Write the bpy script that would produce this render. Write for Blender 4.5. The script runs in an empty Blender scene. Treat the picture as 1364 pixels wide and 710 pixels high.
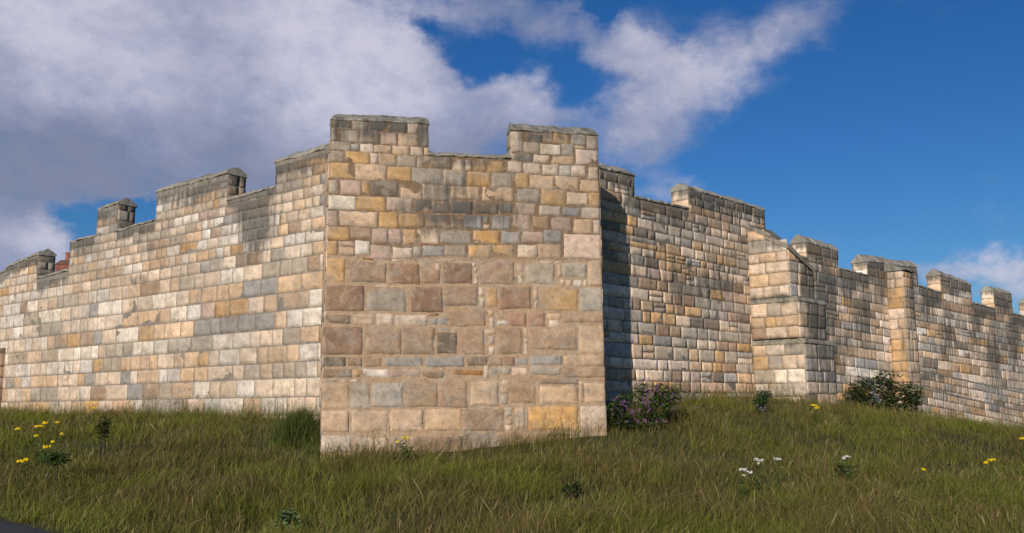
import bpy, math, random
import numpy as np
from mathutils import Vector, Matrix

random.seed(7); RNG = np.random.default_rng(7)
scene = bpy.context.scene
COL = scene.collection
EYE = 1.5                                  # eye height over the path

# ------------------------------------------------------------------ camera
FPX = 1200.0; CX, CY = 682.0, 355.0
PITCH = math.radians(8.8); ROLL = math.radians(0.43)
_F = np.array([0, math.cos(PITCH), math.sin(PITCH)])
_R = np.array([1.0, 0, 0]); _U = np.array([0, -math.sin(PITCH), math.cos(PITCH)])
RT = math.cos(ROLL)*_R - math.sin(ROLL)*_U
UP = math.sin(ROLL)*_R + math.cos(ROLL)*_U
def ray(x, y): return _F*FPX + RT*(x-CX) - UP*(y-CY)
CAM = np.array([0, 0, EYE])
def proj(P):
    d = np.asarray(P) - CAM
    w = d @ _F
    return CX + FPX*(d @ RT)/w, CY - FPX*(d @ UP)/w
def planpt(x, Y):
    """plan point at depth Y seen in the column x at eye level"""
    lo, hi = 300.0, 800.0
    for _ in range(40):
        m = (lo+hi)/2
        if ray(x, m)[2] > 0: lo = m
        else: hi = m
    d = ray(x, lo)
    return np.array([d[0]/d[1]*Y, Y])

cam_data = bpy.data.cameras.new('camera'); cam = bpy.data.objects.new('camera', cam_data)
COL.objects.link(cam)
M = Matrix.Identity(4)
for i in range(3):
    M[i][0] = RT[i]; M[i][1] = UP[i]; M[i][2] = -_F[i]; M[i][3] = CAM[i]
cam.matrix_world = M
cam_data.sensor_width = 36; cam_data.lens = FPX/1364*36
cam_data.clip_start = 0.05; cam_data.clip_end = 20000
scene.camera = cam

# ------------------------------------------------------------------ noise
_T = np.random.default_rng(99).random((256, 256))
def vnoise(x, y):
    x = np.asarray(x, float); y = np.asarray(y, float)
    xi = np.floor(x).astype(int); yi = np.floor(y).astype(int)
    fx = x-xi; fy = y-yi
    fx = fx*fx*(3-2*fx); fy = fy*fy*(3-2*fy)
    a = _T[xi & 255, yi & 255]; b = _T[(xi+1) & 255, yi & 255]
    c = _T[xi & 255, (yi+1) & 255]; d = _T[(xi+1) & 255, (yi+1) & 255]
    return (a*(1-fx)+b*fx)*(1-fy) + (c*(1-fx)+d*fx)*fy
def fbm(x, y, o=4):
    v = 0; a = 0.5; t = 0
    for k in range(o):
        v = v + a*vnoise(x*2**k+17.3*k, y*2**k+5.1*k); t += a; a *= 0.5
    return v/t
def s2l(c):
    c = np.asarray(c, float)/255.0
    return np.where(c <= .04045, c/12.92, ((c+.055)/1.055)**2.4)

# ------------------------------------------------------------------ mesh buffer (quads only)
class MB:
    def __init__(s): s.v = []; s.f = []; s.c = []; s.st = []; s.n = 0
    def raw(s, V, F, C, S=None):
        V = np.asarray(V, float).reshape(-1, 3); F = np.asarray(F, int).reshape(-1, 4)
        C = np.broadcast_to(np.asarray(C, float), V.shape)
        S = np.zeros(len(V)) if S is None else np.broadcast_to(np.asarray(S, float).reshape(-1), (len(V),))
        s.v.append(V); s.f.append(F+s.n); s.c.append(C); s.st.append(S); s.n += len(V)
    def grid(s, P, C, S=None):
        ny, nx = P.shape[:2]
        i = np.arange(ny*nx).reshape(ny, nx)
        F = np.stack([i[:-1, :-1], i[:-1, 1:], i[1:, 1:], i[1:, :-1]], -1).reshape(-1, 4)
        C = np.broadcast_to(np.asarray(C, float), P.shape)
        s.raw(P.reshape(-1, 3), F, C.reshape(-1, 3), None if S is None else np.broadcast_to(S, P.shape[:2]).reshape(-1))
    def box(s, P8, C, S=None):
        # P8: 4 bottom (ccw) then 4 top
        F = [(0, 3, 2, 1), (4, 5, 6, 7), (0, 1, 5, 4), (1, 2, 6, 5), (2, 3, 7, 6), (3, 0, 4, 7)]
        s.raw(P8, F, C, S)
    def build(s, name, mat, parent=None, base=(0, 0, 0), smooth=True, link=True):
        V = np.concatenate(s.v) - np.asarray(base, float); F = np.concatenate(s.f)
        me = bpy.data.meshes.new(name)
        me.vertices.add(len(V)); me.vertices.foreach_set('co', V.astype(np.float32).ravel())
        me.loops.add(F.size); me.loops.foreach_set('vertex_index', F.astype(np.int32).ravel())
        me.polygons.add(len(F))
        me.polygons.foreach_set('loop_start', np.arange(0, F.size, 4, dtype=np.int32))
        me.polygons.foreach_set('use_smooth', np.full(len(F), smooth))
        me.update(calc_edges=True); me.validate()
        C = np.concatenate(s.c)
        a = me.attributes.new('Col', 'FLOAT_COLOR', 'POINT')
        a.data.foreach_set('color', np.concatenate([C, np.ones((len(C), 1))], 1).astype(np.float32).ravel())
        b = me.attributes.new('stain', 'FLOAT', 'POINT')
        b.data.foreach_set('value', np.concatenate(s.st).astype(np.float32))
        me.materials.append(mat)
        o = bpy.data.objects.new(name, me)
        if link: COL.objects.link(o)
        if parent is not None: o.parent = parent
        else: o.location = base
        return o
def thing(name, label, cat, base, group=None):
    o = bpy.data.objects.new(name, None); COL.objects.link(o)
    o.location = base; o['label'] = label; o['category'] = cat; o.empty_display_size = .3
    if group: o['group'] = group
    return o
def smooth01(x): x = np.clip(x, 0, 1); return x*x*(3-2*x)

# ------------------------------------------------------------------ materials
def new_mat(name):
    m = bpy.data.materials.new(name); m.use_nodes = True
    nt = m.node_tree; nt.nodes.clear()
    return m, nt
def N(nt, t, **kw):
    n = nt.nodes.new(t)
    for k, v in kw.items():
        if k == 'ins':
            for a, b in v.items(): n.inputs[a].default_value = b
        else: setattr(n, k, v)
    return n
def math_n(nt, op, a, b=None, clamp=False):
    n = nt.nodes.new('ShaderNodeMath'); n.operation = op; n.use_clamp = clamp
    for i, v in enumerate((a, b)):
        if v is None: continue
        if isinstance(v, (int, float)): n.inputs[i].default_value = v
        else: nt.links.new(v, n.inputs[i])
    return n.outputs[0]
def mixc(nt, fac, a, b, mode='MIX'):
    n = nt.nodes.new('ShaderNodeMix'); n.data_type = 'RGBA'; n.blend_type = mode
    for i, v in ((0, fac), (6, a), (7, b)):
        if isinstance(v, (int, float)): n.inputs[i].default_value = v
        elif isinstance(v, tuple): n.inputs[i].default_value = v
        else: nt.links.new(v, n.inputs[i])
    return n.outputs[2]
def noise_n(nt, vec, scale, detail=4, rough=.55, dist=0):
    n = N(nt, 'ShaderNodeTexNoise', ins={'Scale': scale, 'Detail': detail, 'Roughness': rough, 'Distortion': dist})
    nt.links.new(vec, n.inputs['Vector']); return n.outputs['Fac']
def ramp(nt, fac, lo, hi):
    n = nt.nodes.new('ShaderNodeMapRange'); n.interpolation_type = 'SMOOTHSTEP'
    n.inputs[1].default_value = lo; n.inputs[2].default_value = hi
    nt.links.new(fac, n.inputs[0]); return n.outputs[0]

def stone_material(name, bump=1.0, lichen=.4, ambient_var=.55):
    m, nt = new_mat(name)
    out = N(nt, 'ShaderNodeOutputMaterial'); bs = N(nt, 'ShaderNodeBsdfPrincipled')
    nt.links.new(bs.outputs[0], out.inputs[0])
    bs.inputs['Roughness'].default_value = .93; bs.inputs['Specular IOR Level'].default_value = .15
    co = N(nt, 'ShaderNodeTexCoord').outputs['Object']
    ca = N(nt, 'ShaderNodeAttribute', attribute_name='Col').outputs['Color']
    st = N(nt, 'ShaderNodeAttribute', attribute_name='stain').outputs['Fac']
    n1 = noise_n(nt, co, 8.5, 7, .68, .4); n2 = noise_n(nt, co, 42, 5, .75); n3 = noise_n(nt, co, 1.3, 4, .6)
    # stretched streaks (rain wash)
    mp = N(nt, 'ShaderNodeMapping'); mp.inputs['Scale'].default_value = (7, 7, .9); nt.links.new(co, mp.inputs[0])
    ns = noise_n(nt, mp.outputs[0], 1.0, 5, .65)
    v = math_n(nt, 'ADD', math_n(nt, 'MULTIPLY', n1, ambient_var*1.5), math_n(nt, 'MULTIPLY', n2, ambient_var*1.1))
    v = math_n(nt, 'ADD', v, 1-ambient_var*1.3)
    vv = N(nt, 'ShaderNodeCombineColor')
    for i in range(3): nt.links.new(v, vv.inputs[i])
    c = mixc(nt, 1.0, ca, vv.outputs[0], 'MULTIPLY')
    # ochre / grey patina patches inside stones
    n4 = noise_n(nt, co, 9, 4, .6, .6)
    c = mixc(nt, math_n(nt, 'MULTIPLY', ramp(nt, n4, .54, .70), .35), c, (.36, .235, .11, 1))
    n5 = noise_n(nt, co, 3.4, 5, .65, .4)
    c = mixc(nt, math_n(nt, 'MULTIPLY', ramp(nt, n5, .50, .70), .5), c, (.23, .21, .18, 1))
    # white lichen / salts
    n6 = noise_n(nt, co, 16, 6, .75)
    c = mixc(nt, math_n(nt, 'MULTIPLY', ramp(nt, n6, .61, .72), lichen), c, (.62, .60, .56, 1))
    # flaked faces with a sharp edge, and small dark pits
    n7 = noise_n(nt, co, 3.2, 6, .6, 1.2)
    sp = math_n(nt, 'SUBTRACT', ramp(nt, n7, .53, .56), ramp(nt, n7, .62, .64))
    c = mixc(nt, math_n(nt, 'MULTIPLY', sp, .26), c, (.50, .42, .33, 1))
    n8 = noise_n(nt, co, 6.5, 6, .65, .8)
    c = mixc(nt, math_n(nt, 'MULTIPLY', ramp(nt, n8, .585, .61), .30), c, (.14, .105, .075, 1))
    n9 = noise_n(nt, co, 21, 3, .6)
    c = mixc(nt, math_n(nt, 'MULTIPLY', ramp(nt, n9, .64, .69), .55), c, (.09, .07, .055, 1))
    # soot and algae
    k = math_n(nt, 'ADD', st, math_n(nt, 'MULTIPLY', math_n(nt, 'SUBTRACT', ns, .5), 1.5))
    k = math_n(nt, 'ADD', k, math_n(nt, 'MULTIPLY', math_n(nt, 'SUBTRACT', n1, .5), .8))
    k = math_n(nt, 'MULTIPLY', ramp(nt, k, .18, .78), math_n(nt, 'MULTIPLY', ramp(nt, st, 0.02, .25), .84))
    c = mixc(nt, k, c, (.088, .084, .075, 1))
    nt.links.new(c, bs.inputs['Base Color'])
    b1 = N(nt, 'ShaderNodeBump', ins={'Strength': .55*bump, 'Distance': .03}); b2 = N(nt, 'ShaderNodeBump', ins={'Strength': .5*bump, 'Distance': .012})
    nt.links.new(noise_n(nt, co, 11, 7, .7, .2), b1.inputs['Height'])
    nt.links.new(noise_n(nt, co, 60, 4, .7), b2.inputs['Height'])
    nt.links.new(b1.outputs[0], b2.inputs['Normal']); nt.links.new(b2.outputs[0], bs.inputs['Normal'])
    return m
M_STONE = stone_material('weathered_limestone', 1.35)
M_MORTAR = stone_material('lime_mortar', 1.5, .15, .6)
M_COPING = stone_material('lichened_coping_stone', 1.6, .6, .7)

def leaf_material(name, trans=.35, rough=.6, spec=.2):
    m, nt = new_mat(name)
    out = N(nt, 'ShaderNodeOutputMaterial'); bs = N(nt, 'ShaderNodeBsdfPrincipled'); tr = N(nt, 'ShaderNodeBsdfTranslucent')
    mx = N(nt, 'ShaderNodeMixShader'); mx.inputs[0].default_value = trans
    ca = N(nt, 'ShaderNodeAttribute', attribute_name='Col').outputs['Color']
    nt.links.new(ca, bs.inputs['Base Color']); nt.links.new(ca, tr.inputs['Color'])
    bs.inputs['Roughness'].default_value = rough; bs.inputs['Specular IOR Level'].default_value = spec
    nt.links.new(bs.outputs[0], mx.inputs[1]); nt.links.new(tr.outputs[0], mx.inputs[2]); nt.links.new(mx.outputs[0], out.inputs[0])
    return m
M_GRASS = leaf_material('meadow_grass', .3, .7, .1)
M_LEAF = leaf_material('leaf', .3, .55, .25)
M_PETAL = leaf_material('petal', .4, .7, .1)

def simple_mat(name, c1, c2, scale, rough=.9, bump=.3):
    m, nt = new_mat(name)
    out = N(nt, 'ShaderNodeOutputMaterial'); bs = N(nt, 'ShaderNodeBsdfPrincipled'); nt.links.new(bs.outputs[0], out.inputs[0])
    co = N(nt, 'ShaderNodeTexCoord').outputs['Object']
    n = noise_n(nt, co, scale, 7, .65)
    nt.links.new(mixc(nt, ramp(nt, n, .3, .7), c1+(1,), c2+(1,)), bs.inputs['Base Color'])
    bs.inputs['Roughness'].default_value = rough; bs.inputs['Specular IOR Level'].default_value = .2
    b = N(nt, 'ShaderNodeBump', ins={'Strength': bump, 'Distance': .02}); nt.links.new(noise_n(nt, co, scale*8, 4, .7), b.inputs['Height'])
    nt.links.new(b.outputs[0], bs.inputs['Normal'])
    return m
M_SOIL = simple_mat('meadow_soil', (.05, .052, .016), (.085, .078, .03), 2.2)
M_PATH = simple_mat('asphalt', (.040, .040, .043), (.065, .065, .068), 6)
M_BRICKRED = simple_mat('red_brick', (.16, .055, .04), (.24, .10, .07), 5)
M_POT = simple_mat('terracotta', (.38, .13, .08), (.30, .10, .07), 8)
M_ROOF = simple_mat('roof_tile', (.12, .06, .05), (.18, .09, .07), 4)

# ------------------------------------------------------------------ planes
class Plane:
    def __init__(s, A, B=None, u=None, flip=False):
        s.O = np.array(A, float)
        s.u = (np.array(B, float)-s.O) if u is None else np.array(u, float)
        s.u = s.u/np.linalg.norm(s.u)
        n = np.array([s.u[1], -s.u[0]])
        if flip: n = -n
        s.n = n
    def pt(s, a, z, d=0.0):
        a, z, d = np.broadcast_arrays(np.asarray(a, float), np.asarray(z, float), np.asarray(d, float))
        return np.stack([s.O[0]+s.u[0]*a+s.n[0]*d, s.O[1]+s.u[1]*a+s.n[1]*d, z], -1)
    def hit(s, x, y):
        d = ray(x, y)
        t = np.dot(s.O, s.n)/np.dot(d[:2], s.n)
        P = CAM + d*t
        return np.dot(P[:2]-s.O, s.u), P[2]
    def shift(s, d, a=0): 
        p = Plane(s.O+s.n*d+s.u*a, u=s.u); p.n = s.n; return p

PL_T = Plane(planpt(430, 16.0), planpt(805, 17.2))
PL_L = Plane(planpt(9, 26.7), planpt(440, 18.1))
PL_1 = Plane(planpt(850, 20.2), planpt(1000, 23.85))
PL_2 = Plane(planpt(1075, 26.0), planpt(1305, 35.6))

# ------------------------------------------------------------------ stones
def tlist(w, b, step):
    n = max(1, int(round((w-2*b)/step)))
    e = min(b/w, .3)
    return np.concatenate([[0, e*.35], np.linspace(e, 1-e, n+1), [1-e*.35, 1]])
def stone(mb, pl, q, col, d=.022, seed=0, rough=1.0, stainf=None, bev=.0075, step=.085, warp=.009, round_=.015):
    TL, TR, BR, BL = [np.array(p, float) for p in q]
    w = max(.03, (np.linalg.norm(TR-TL)+np.linalg.norm(BR-BL))/2); h = max(.03, (np.linalg.norm(TL-BL)+np.linalg.norm(TR-BR))/2)
    b = min(bev, .28*min(w, h))
    tx = tlist(w, b, step); ty = tlist(h, b, step)
    X, Y = np.meshgrid(tx*2-1, ty*2-1)
    r = round_
    X2 = X*(1-r*np.abs(Y)**7*min(1, h/w)); Y2 = Y*(1-r*np.abs(X)**7*min(1, w/h))
    U = (X2+1)/2; V = (Y2+1)/2
    S = ((TL[0]*(1-U)+TR[0]*U)*(1-V) + (BL[0]*(1-U)+BR[0]*U)*V)
    Z = ((TL[1]*(1-U)+TR[1]*U)*(1-V) + (BL[1]*(1-U)+BR[1]*U)*V)
    o = seed*1.37
    S0_, Z0_ = S, Z
    S = S0_ + (fbm(S0_*7+o, Z0_*7+3.3*o, 4)-.5)*2.6*warp*rough; Z = Z0_ + (fbm(S0_*7+40+o, Z0_*7-o, 4)-.5)*2.6*warp*rough
    ex = np.minimum(np.minimum(U, 1-U)*w, np.minimum(V, 1-V)*h)     # distance to the edge
    prof = smooth01(ex/b)
    rs = np.random.default_rng(int(seed)+5)
    dd = d + rs.uniform(-.004, .006)*rough + (rs.uniform(-.008, .008)*(U-.5)+rs.uniform(-.01, .006)*(V-.5))*rough
    dd = dd + (fbm(S*5+o, Z*5, 3)-.5)*.016*rough
    D = -.02 + (dd+.02)*prof
    P = pl.pt(S, Z, D)
    f1 = .5*fbm(S*3.1+o, Z*5.5+o, 4)+.5*fbm(S*9+o, Z*13-o, 4)
    C = np.asarray(col)[None, None, :]*((1+1.0*(f1-.5))*(1+.5*(fbm(S*.45+3, Z*.6+8, 3)-.5)))[..., None]
    tint = rs.choice([0, 0, 1, 2])
    if tint:
        t2 = np.array([.36, .25, .14]) if tint == 1 else np.array([.25, .245, .24])
        k = smooth01((fbm(S*2.3-o, Z*2.3+9, 3)-.48)*5)*.4
        C = C*(1-k[..., None]) + t2*k[..., None]
    ST = 0 if stainf is None else stainf(S, Z, P)
    mb.grid(P, C, ST)

PAL = dict(Y=(192, 152, 106), T=(203, 171, 141), C=(216, 192, 170), P=(182, 153, 138), W=(219, 206, 192), G=(168, 155, 140),
           D=(112, 100, 89), B=(154, 149, 146), R=(140, 107, 86), N=(158, 129, 106), O=(202, 156, 98), K=(230, 198, 176), M=(156, 122, 106), b=(150, 100, 50), k=(160, 70, 55), H=(40, 34, 30), n=(120, 98, 80))
PMEAN = s2l((185, 163, 133))
def pal(c, var=.07, rs=RNG, k=1.0):
    v = s2l(PAL[c])
    g_ = v.mean(); v = g_+(v-g_)*1.0            # sun-bleached stone: muted hues
    v = (PMEAN+(v-PMEAN)*.86)*k
    return v*(1+rs.uniform(-var, var))*(1+rs.uniform(-.035, .035)*np.array([1, .1, -1.3]))
def pick(weights, rs=RNG, k=1.0):
    ks = list(weights); w = np.array([weights[a] for a in ks], float)
    return pal(ks[rs.choice(len(ks), p=w/w.sum())], .13, rs, k)
_seed = [10]
def nseed(): _seed[0] += 1; return _seed[0]

def lay(mb_of, pl, s0, s1, zb, zt, ratio, weights, k=1.0, gap=.008, clip=None, stainf=None, rough=1.0, d=.008, split=.05):
    """one course of stones between s0 and s1; zb/zt functions of s"""
    h = zt((s0+s1)/2)-zb((s0+s1)/2)
    s = s0; last = pick(weights, k=k)
    while s < s1-1e-3:
        w = h*RNG.uniform(*ratio)
        if RNG.random() < .12: w *= 1.5
        w = max(w, .12)
        if s1-(s+w) < .55*h: w = s1-s
        e = min(s1, s+w)
        t0, t1 = zt(s), zt(e)
        if clip is not None: c_ = clip((s+e)/2); t0 = min(t0, c_); t1 = min(t1, c_)
        b0, b1 = zb(s), zb(e)
        if t0-b0 > .05:
            j = lambda a=.006: RNG.uniform(-a, a)*rough
            mb = mb_of((s+e)/2, (t0+b0)/2)
            parts = [(s, e, b0, b1, t0, t1)]
            if h > .16 and RNG.random() < split:
                parts = [(s, e, b0, b1, (b0+t0)/2, (b1+t1)/2), (s, e, (b0+t0)/2, (b1+t1)/2, t0, t1)]
            for (a, c, p0, p1, r0, r1) in parts:
                g = gap/2
                last = last*RNG.uniform(.9, 1.1) if RNG.random() < .3 else pick(weights, k=k)
                stone(mb, pl, [(a+g+j(), r0-g+j()), (c-g+j(), r1-g+j()), (c-g+j(), p1+g+j()), (a+g+j(), p0+g+j())],
                      last, d=d, seed=nseed(), rough=rough, stainf=stainf)
        s = e

def fill(mb, pl, s0, s1, z0, ztop, ch, weights, ratio=(1.0, 1.9), stainf=None, k=1.0, rough=1.0, d=.022, core=None, corecol=None):
    """random courses over a rectangle; ztop may be a function of s"""
    f = ztop if callable(ztop) else (lambda s: ztop)
    z = z0; zmax = max(f(s0), f(s1))
    while z < zmax-.04:
        h = RNG.uniform(*ch)
        if zmax-(z+h) < .5*ch[0]: h = zmax-z
        lay(lambda a, b: mb, pl, s0, s1, lambda s, z=z: z, lambda s, z=z, h=h: z+h, ratio, weights, k=k, clip=f, stainf=stainf, rough=rough, d=d)
        z += h

def prism(mb, pl, s0, s1, z0, zt0, zt1, d0, d1, col, stain=0.0, seg=.25):
    """solid block with subdivided front and top"""
    P8 = [pl.pt(s0, z0, d0), pl.pt(s1, z0, d0), pl.pt(s1, z0, d1), pl.pt(s0, z0, d1),
          pl.pt(s0, zt0, d0), pl.pt(s1, zt1, d0), pl.pt(s1, zt1, d1), pl.pt(s0, zt0, d1)]
    # separate faces so that shading stays crisp
    for f in [(0, 3, 2, 1), (4, 5, 6, 7), (1, 2, 6, 5), (2, 3, 7, 6), (3, 0, 4, 7)]:
        mb.raw([P8[i] for i in f], [(0, 1, 2, 3)], col, stain)
    n = max(2, int((s1-s0)/seg)); mz = max(2, int((max(zt0, zt1)-z0)/seg))
    U, V = np.meshgrid(np.linspace(0, 1, n+1), np.linspace(0, 1, mz+1))
    S = s0+(s1-s0)*U; T = zt0+(zt1-zt0)*U; Z = z0+(T-z0)*V
    mb.grid(pl.pt(S, Z, d0)[:, ::-1], col, stain)

def coping(mb, pl, s0, s1, z0, z1, T, rise, oh=.018, hip0=0., hip1=0., edge=.05, seglen=(.5, 1.1), col=(.34, .315, .265), gable=True, stain=.36, amp=.034):
    """run of pitched coping stones along the plane, eaves at z0..z1, wall thickness T behind the face"""
    s = s0; L = s1-s0
    if gable: prof = [(oh-.02, -.005), (oh, 0), (oh, edge*.6), (oh-.012, edge), (-T*.17, edge+(rise-edge)*.42), (-T*.34, edge+(rise-edge)*.76), (-T*.47, rise*.985), (-T*.5, rise), (-T*.53, rise*.985), (-T*.72, edge+(rise-edge)*.6), (-T-oh, edge), (-T-oh, 0), (-T-oh+.02, -.005)]
    else: prof = [(oh-.02, -.005), (oh, 0), (oh, edge*.6), (oh-.012, edge), (-T*.2, edge+(rise-edge)*.5), (-T*.4, rise*.97), (-T*.6, rise), (-T-.01, rise*.9), (-T-oh, edge), (-T-oh, 0), (-T-oh+.02, -.005)]
    prof = np.array(prof)
    while s < s1-1e-3:
        w = RNG.uniform(*seglen)
        if s1-(s+w) < .3: w = s1-s
        e = s+w
        n = max(3, int(w/.07))
        a = np.linspace(s+.003, e-.003, n)
        a = np.concatenate([[a[0]], a, [a[-1]]])
        A, K = np.meshgrid(a, np.arange(len(prof)), indexing='ij')
        Dp = prof[K, 0]; Zp = prof[K, 1]
        zb = z0+(z1-z0)*(A-s0)/L
        frac = np.clip(Zp/rise, 0, 1)
        if hip0: A = np.where(A-s0 < hip0*2, np.maximum(A, s0+hip0*frac*1.0), A)
        if hip1: A = np.where(s1-A < hip1*2, np.minimum(A, s1-hip1*frac*1.0), A)
        sd = nseed()
        off = RNG.uniform(-.012, .012)
        nz = (fbm(A*9+sd, (Dp+Zp)*9+sd*.7, 3)-.5)*2*amp
        P = pl.pt(A+(fbm(A*6, Zp*9+sd, 2)-.5)*amp, zb+Zp*(1+off*2)+nz*1.1+off*frac+.006, Dp+nz)
        P = P[1:-1]
        kcol = np.array(col)*RNG.uniform(.88, 1.15)
        C = (kcol*(1+.6*(fbm(A*5+sd, Zp*8+Dp*5, 3)-.5))[..., None])[1:-1]
        mb.grid(P, C, stain)
        for E, m_ in ((P[0], 0), (P[-1], 1)):      # gable ends, flat shaded
            nE = len(E)
            for q in range(nE//2):
                mb.raw([E[q], E[q+1], E[nE-2-q], E[nE-1-q]], [(0, 1, 2, 3)], kcol, stain*.8)
                if q+1 >= nE-2-q: break
        s = e

def stain_zones(zones, topf=None, band=.32, topk=.95, base=0.0, gain=1.0):
    def f(S, Z, P):
        x, y = proj(P.reshape(-1, 3)); x = x.reshape(S.shape); y = y.reshape(S.shape)
        v = np.full(S.shape, base)
        for (cx, cy, rx, ry, k) in zones:
            v = np.maximum(v, k*np.exp(-((x-cx)/rx)**2-((y-cy)/ry)**2))
        if topf is not None:
            dt = topf(S)-Z
            n = fbm(S*2.2, S*0+3.3, 3)
            bd = band*(.35+1.5*n)
            v = np.maximum(v, topk*smooth01(1.35-dt/bd))
        return np.clip(v, 0, 1)
    return f

# ================================================================== generic crenellated wall
MORT = np.array([.23, .20, .165])
def town_wall(parent, base, pl, chunks, courses, weights, ratio, T=.5, zones=(), endcols=None, ends='R', k=1.0, mort=MORT, zbot=-1.2,
              rough=1.0, cop_rise=.20, names=('masonry',), lowthick=1.5, band=.28, merge_sill=None, split=.05, sillrise=.12, d=.022, basestain=0.):
    ch = []
    for c in chunks:
        x0, y0, x1, y1, kind = c[:5]
        a0, z0 = pl.hit(x0, y0); a1, z1 = pl.hit(x1, y1)
        ch.append([a0, a1, z0, z1, kind])
    for i in range(len(ch)-1):
        m = (ch[i][1]+ch[i+1][0])/2; ch[i][1] = m; ch[i+1][0] = m
    # copings take the top of each run: lower the stonework
    sill = []
    for i, c in enumerate(ch):
        if c[4] == 'S': sill.append((c[2], c[3]))
        else:
            lo = [ch[j][3] if j < i else ch[j][2] for j in (i-1, i+1) if 0 <= j < len(ch) and ch[j][4] == 'S']
            s_ = min(lo) if lo else min(c[2], c[3])-.55
            sill.append((s_, s_))
    def top(s, sil=False):
        for c, sl in zip(ch, sill):
            if s <= c[1]+1e-6:
                t = (s-c[0])/max(1e-6, c[1]-c[0])
                return (sl[0]+(sl[1]-sl[0])*t) if sil else (c[2]+(c[3]-c[2])*t)
        return ch[-1][3]
    xs = np.linspace(ch[0][0], ch[-1][1], 900); tv = np.array([top(x) for x in xs])
    topf = lambda S: np.interp(S, xs, tv)
    stainf = stain_zones(zones, topf, band, base=basestain)
    mbs = {'core': MB()}; mbm = MB()
    for i, c in enumerate(ch):
        if c[4] == 'M': mbs[i] = MB()
    def owner(s, z):
        for i, (c, sl) in enumerate(zip(ch, sill)):
            if s <= c[1]+1e-6:
                return mbs[i] if (c[4] == 'M' and z > sl[0]+.01) else mbs['core']
        return mbs['core']
    for (zb, zt) in courses:
        act = []
        for i, c in enumerate(ch):
            m = (c[0]+c[1])/2
            zc = (zb(m)+zt(m))/2
            act.append(zc < top(m)-.015 and zc > zbot)
        i = 0
        while i < len(ch):
            if not act[i]: i += 1; continue
            j = i
            while j+1 < len(ch) and act[j+1]: j += 1
            lay(owner, pl, ch[i][0], ch[j][1], zb, zt, ratio, weights, k=k, clip=top, stainf=stainf, rough=rough, split=split, d=d)
            i = j+1
    # solid core and mortar face
    for i, (c, sl) in enumerate(zip(ch, sill)):
        prism(mbm, pl, c[0], c[1], zbot, sl[0], sl[1], 0, -T, mort, .15+basestain)
        prism(mbm, pl, c[0]+.001, c[1]-.001, zbot, sl[0]-1.2, sl[1]-1.2, -T-.001, -lowthick, mort, .2)
    wm = mbs['core'].build(names[0], M_STONE, parent, base)
    mbm.build('mortar', M_MORTAR, wm, (0, 0, 0)).parent = wm
    wm.children[0].data.transform(Matrix.Translation(-Vector(base)))
    sc = MB()
    for i, (c, sl) in enumerate(zip(ch, sill)):
        if c[4] == 'S':
            coping(sc, pl, c[0], c[1], c[2], c[3], T, sillrise, gable=False, oh=.03)
        else:
            mb = mbs[i]; cm = MB()
            prism(cm, pl, c[0]+.002, c[1]-.002, sl[0]-.002, c[2], c[3], -.0015, -T+.002, mort, .35)
            # dressed ends of the merlon; sunlit left and shaded right painted into stone colours
            es = stain_zones([], topf, band*.8, .6, base=.1)
            for side in (0, 1):
                if side == 0: e = Plane(pl.pt(c[0], 0, -T)[:2], u=pl.n)
                else: e = Plane(pl.pt(c[1], 0, -.0)[:2], u=-pl.n)
                zt_ = c[2] if side == 0 else c[3]
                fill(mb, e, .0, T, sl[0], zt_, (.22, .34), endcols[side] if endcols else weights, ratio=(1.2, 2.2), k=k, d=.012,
                     stainf=lambda S, Z, P, zt_=zt_: np.clip(.75*smooth01(1.1-(zt_-Z)/.3), .08, 1))
            mo = mb.build('merlon', M_STONE, parent, base)
            mc = cm.build('merlon_core', M_MORTAR, mo, base)
            cp = MB(); coping(cp, pl, c[0]-.04, c[1]+.04, c[2], c[3], T, cop_rise)
            cp.build('coping', M_COPING, mo, base)
    if sc.n: sc.build('sill_coping', M_COPING, parent, base)
    return ch, sill, topf

def flat_courses(zs):
    out = []
    for a, b in zip(zs[1:], zs[:-1]):
        out.append(((lambda s, a=a: a), (lambda s, b=b: b)))
    return out

# ------------------------------------------------------------------ LEFT WALL
zl = [PL_L.hit(430, y)[1] for y in [178, 192, 205, 218, 231, 245, 259, 273, 288, 304, 320, 338, 360, 384, 408, 433, 456, 480, 502, 528, 553, 580, 610]]
baseL = tuple(PL_L.pt(6, 0)); baseL = (float(baseL[0]), float(baseL[1]), 1.2)
wallL = thing('town_wall', 'long pale ashlar town wall with square merlons running left from the corner tower', 'wall', baseL)
WL = dict(W=30, C=36, G=12, T=18, Y=8, O=1.5, B=6, P=4, N=4)
chunksL = [(-400, 472, -200, 444, 'S'), (-200, 422, -130, 400, 'M'), (-130, 425, -60, 400, 'S'), (-60, 388, 8, 362, 'S'), (8, 358, 50, 339, 'M'), (50, 372, 92, 361, 'S'), (92, 324, 129, 315, 'S'), (129, 281, 156, 272, 'M'), (156, 309, 208, 294, 'S'),
           (208, 257, 303, 232, 'M'), (303, 268, 367, 250, 'S'), (367, 217, 441, 197, 'M'), (441, 197, 470, 190, 'M')]
chunksL = chunksL[:-1]; chunksL[-1] = (367, 217, 462, 191, 'M')
zonesL = [(338, 290, 28, 55, 1.1), (400, 222, 32, 12, .8), (255, 255, 50, 16, .85), (143, 285, 14, 16, .7), (180, 303, 28, 8, .8), (72, 372, 24, 14, .7), (185, 372, 28, 9, .5), (250, 268, 50, 10, .6), (400, 225, 30, 9, .5), (190, 330, 55, 10, .4), (60, 375, 30, 22, .5), (110, 335, 25, 12, .5), (220, 548, 320, 9, .35), (330, 345, 30, 25, .3)]
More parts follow.
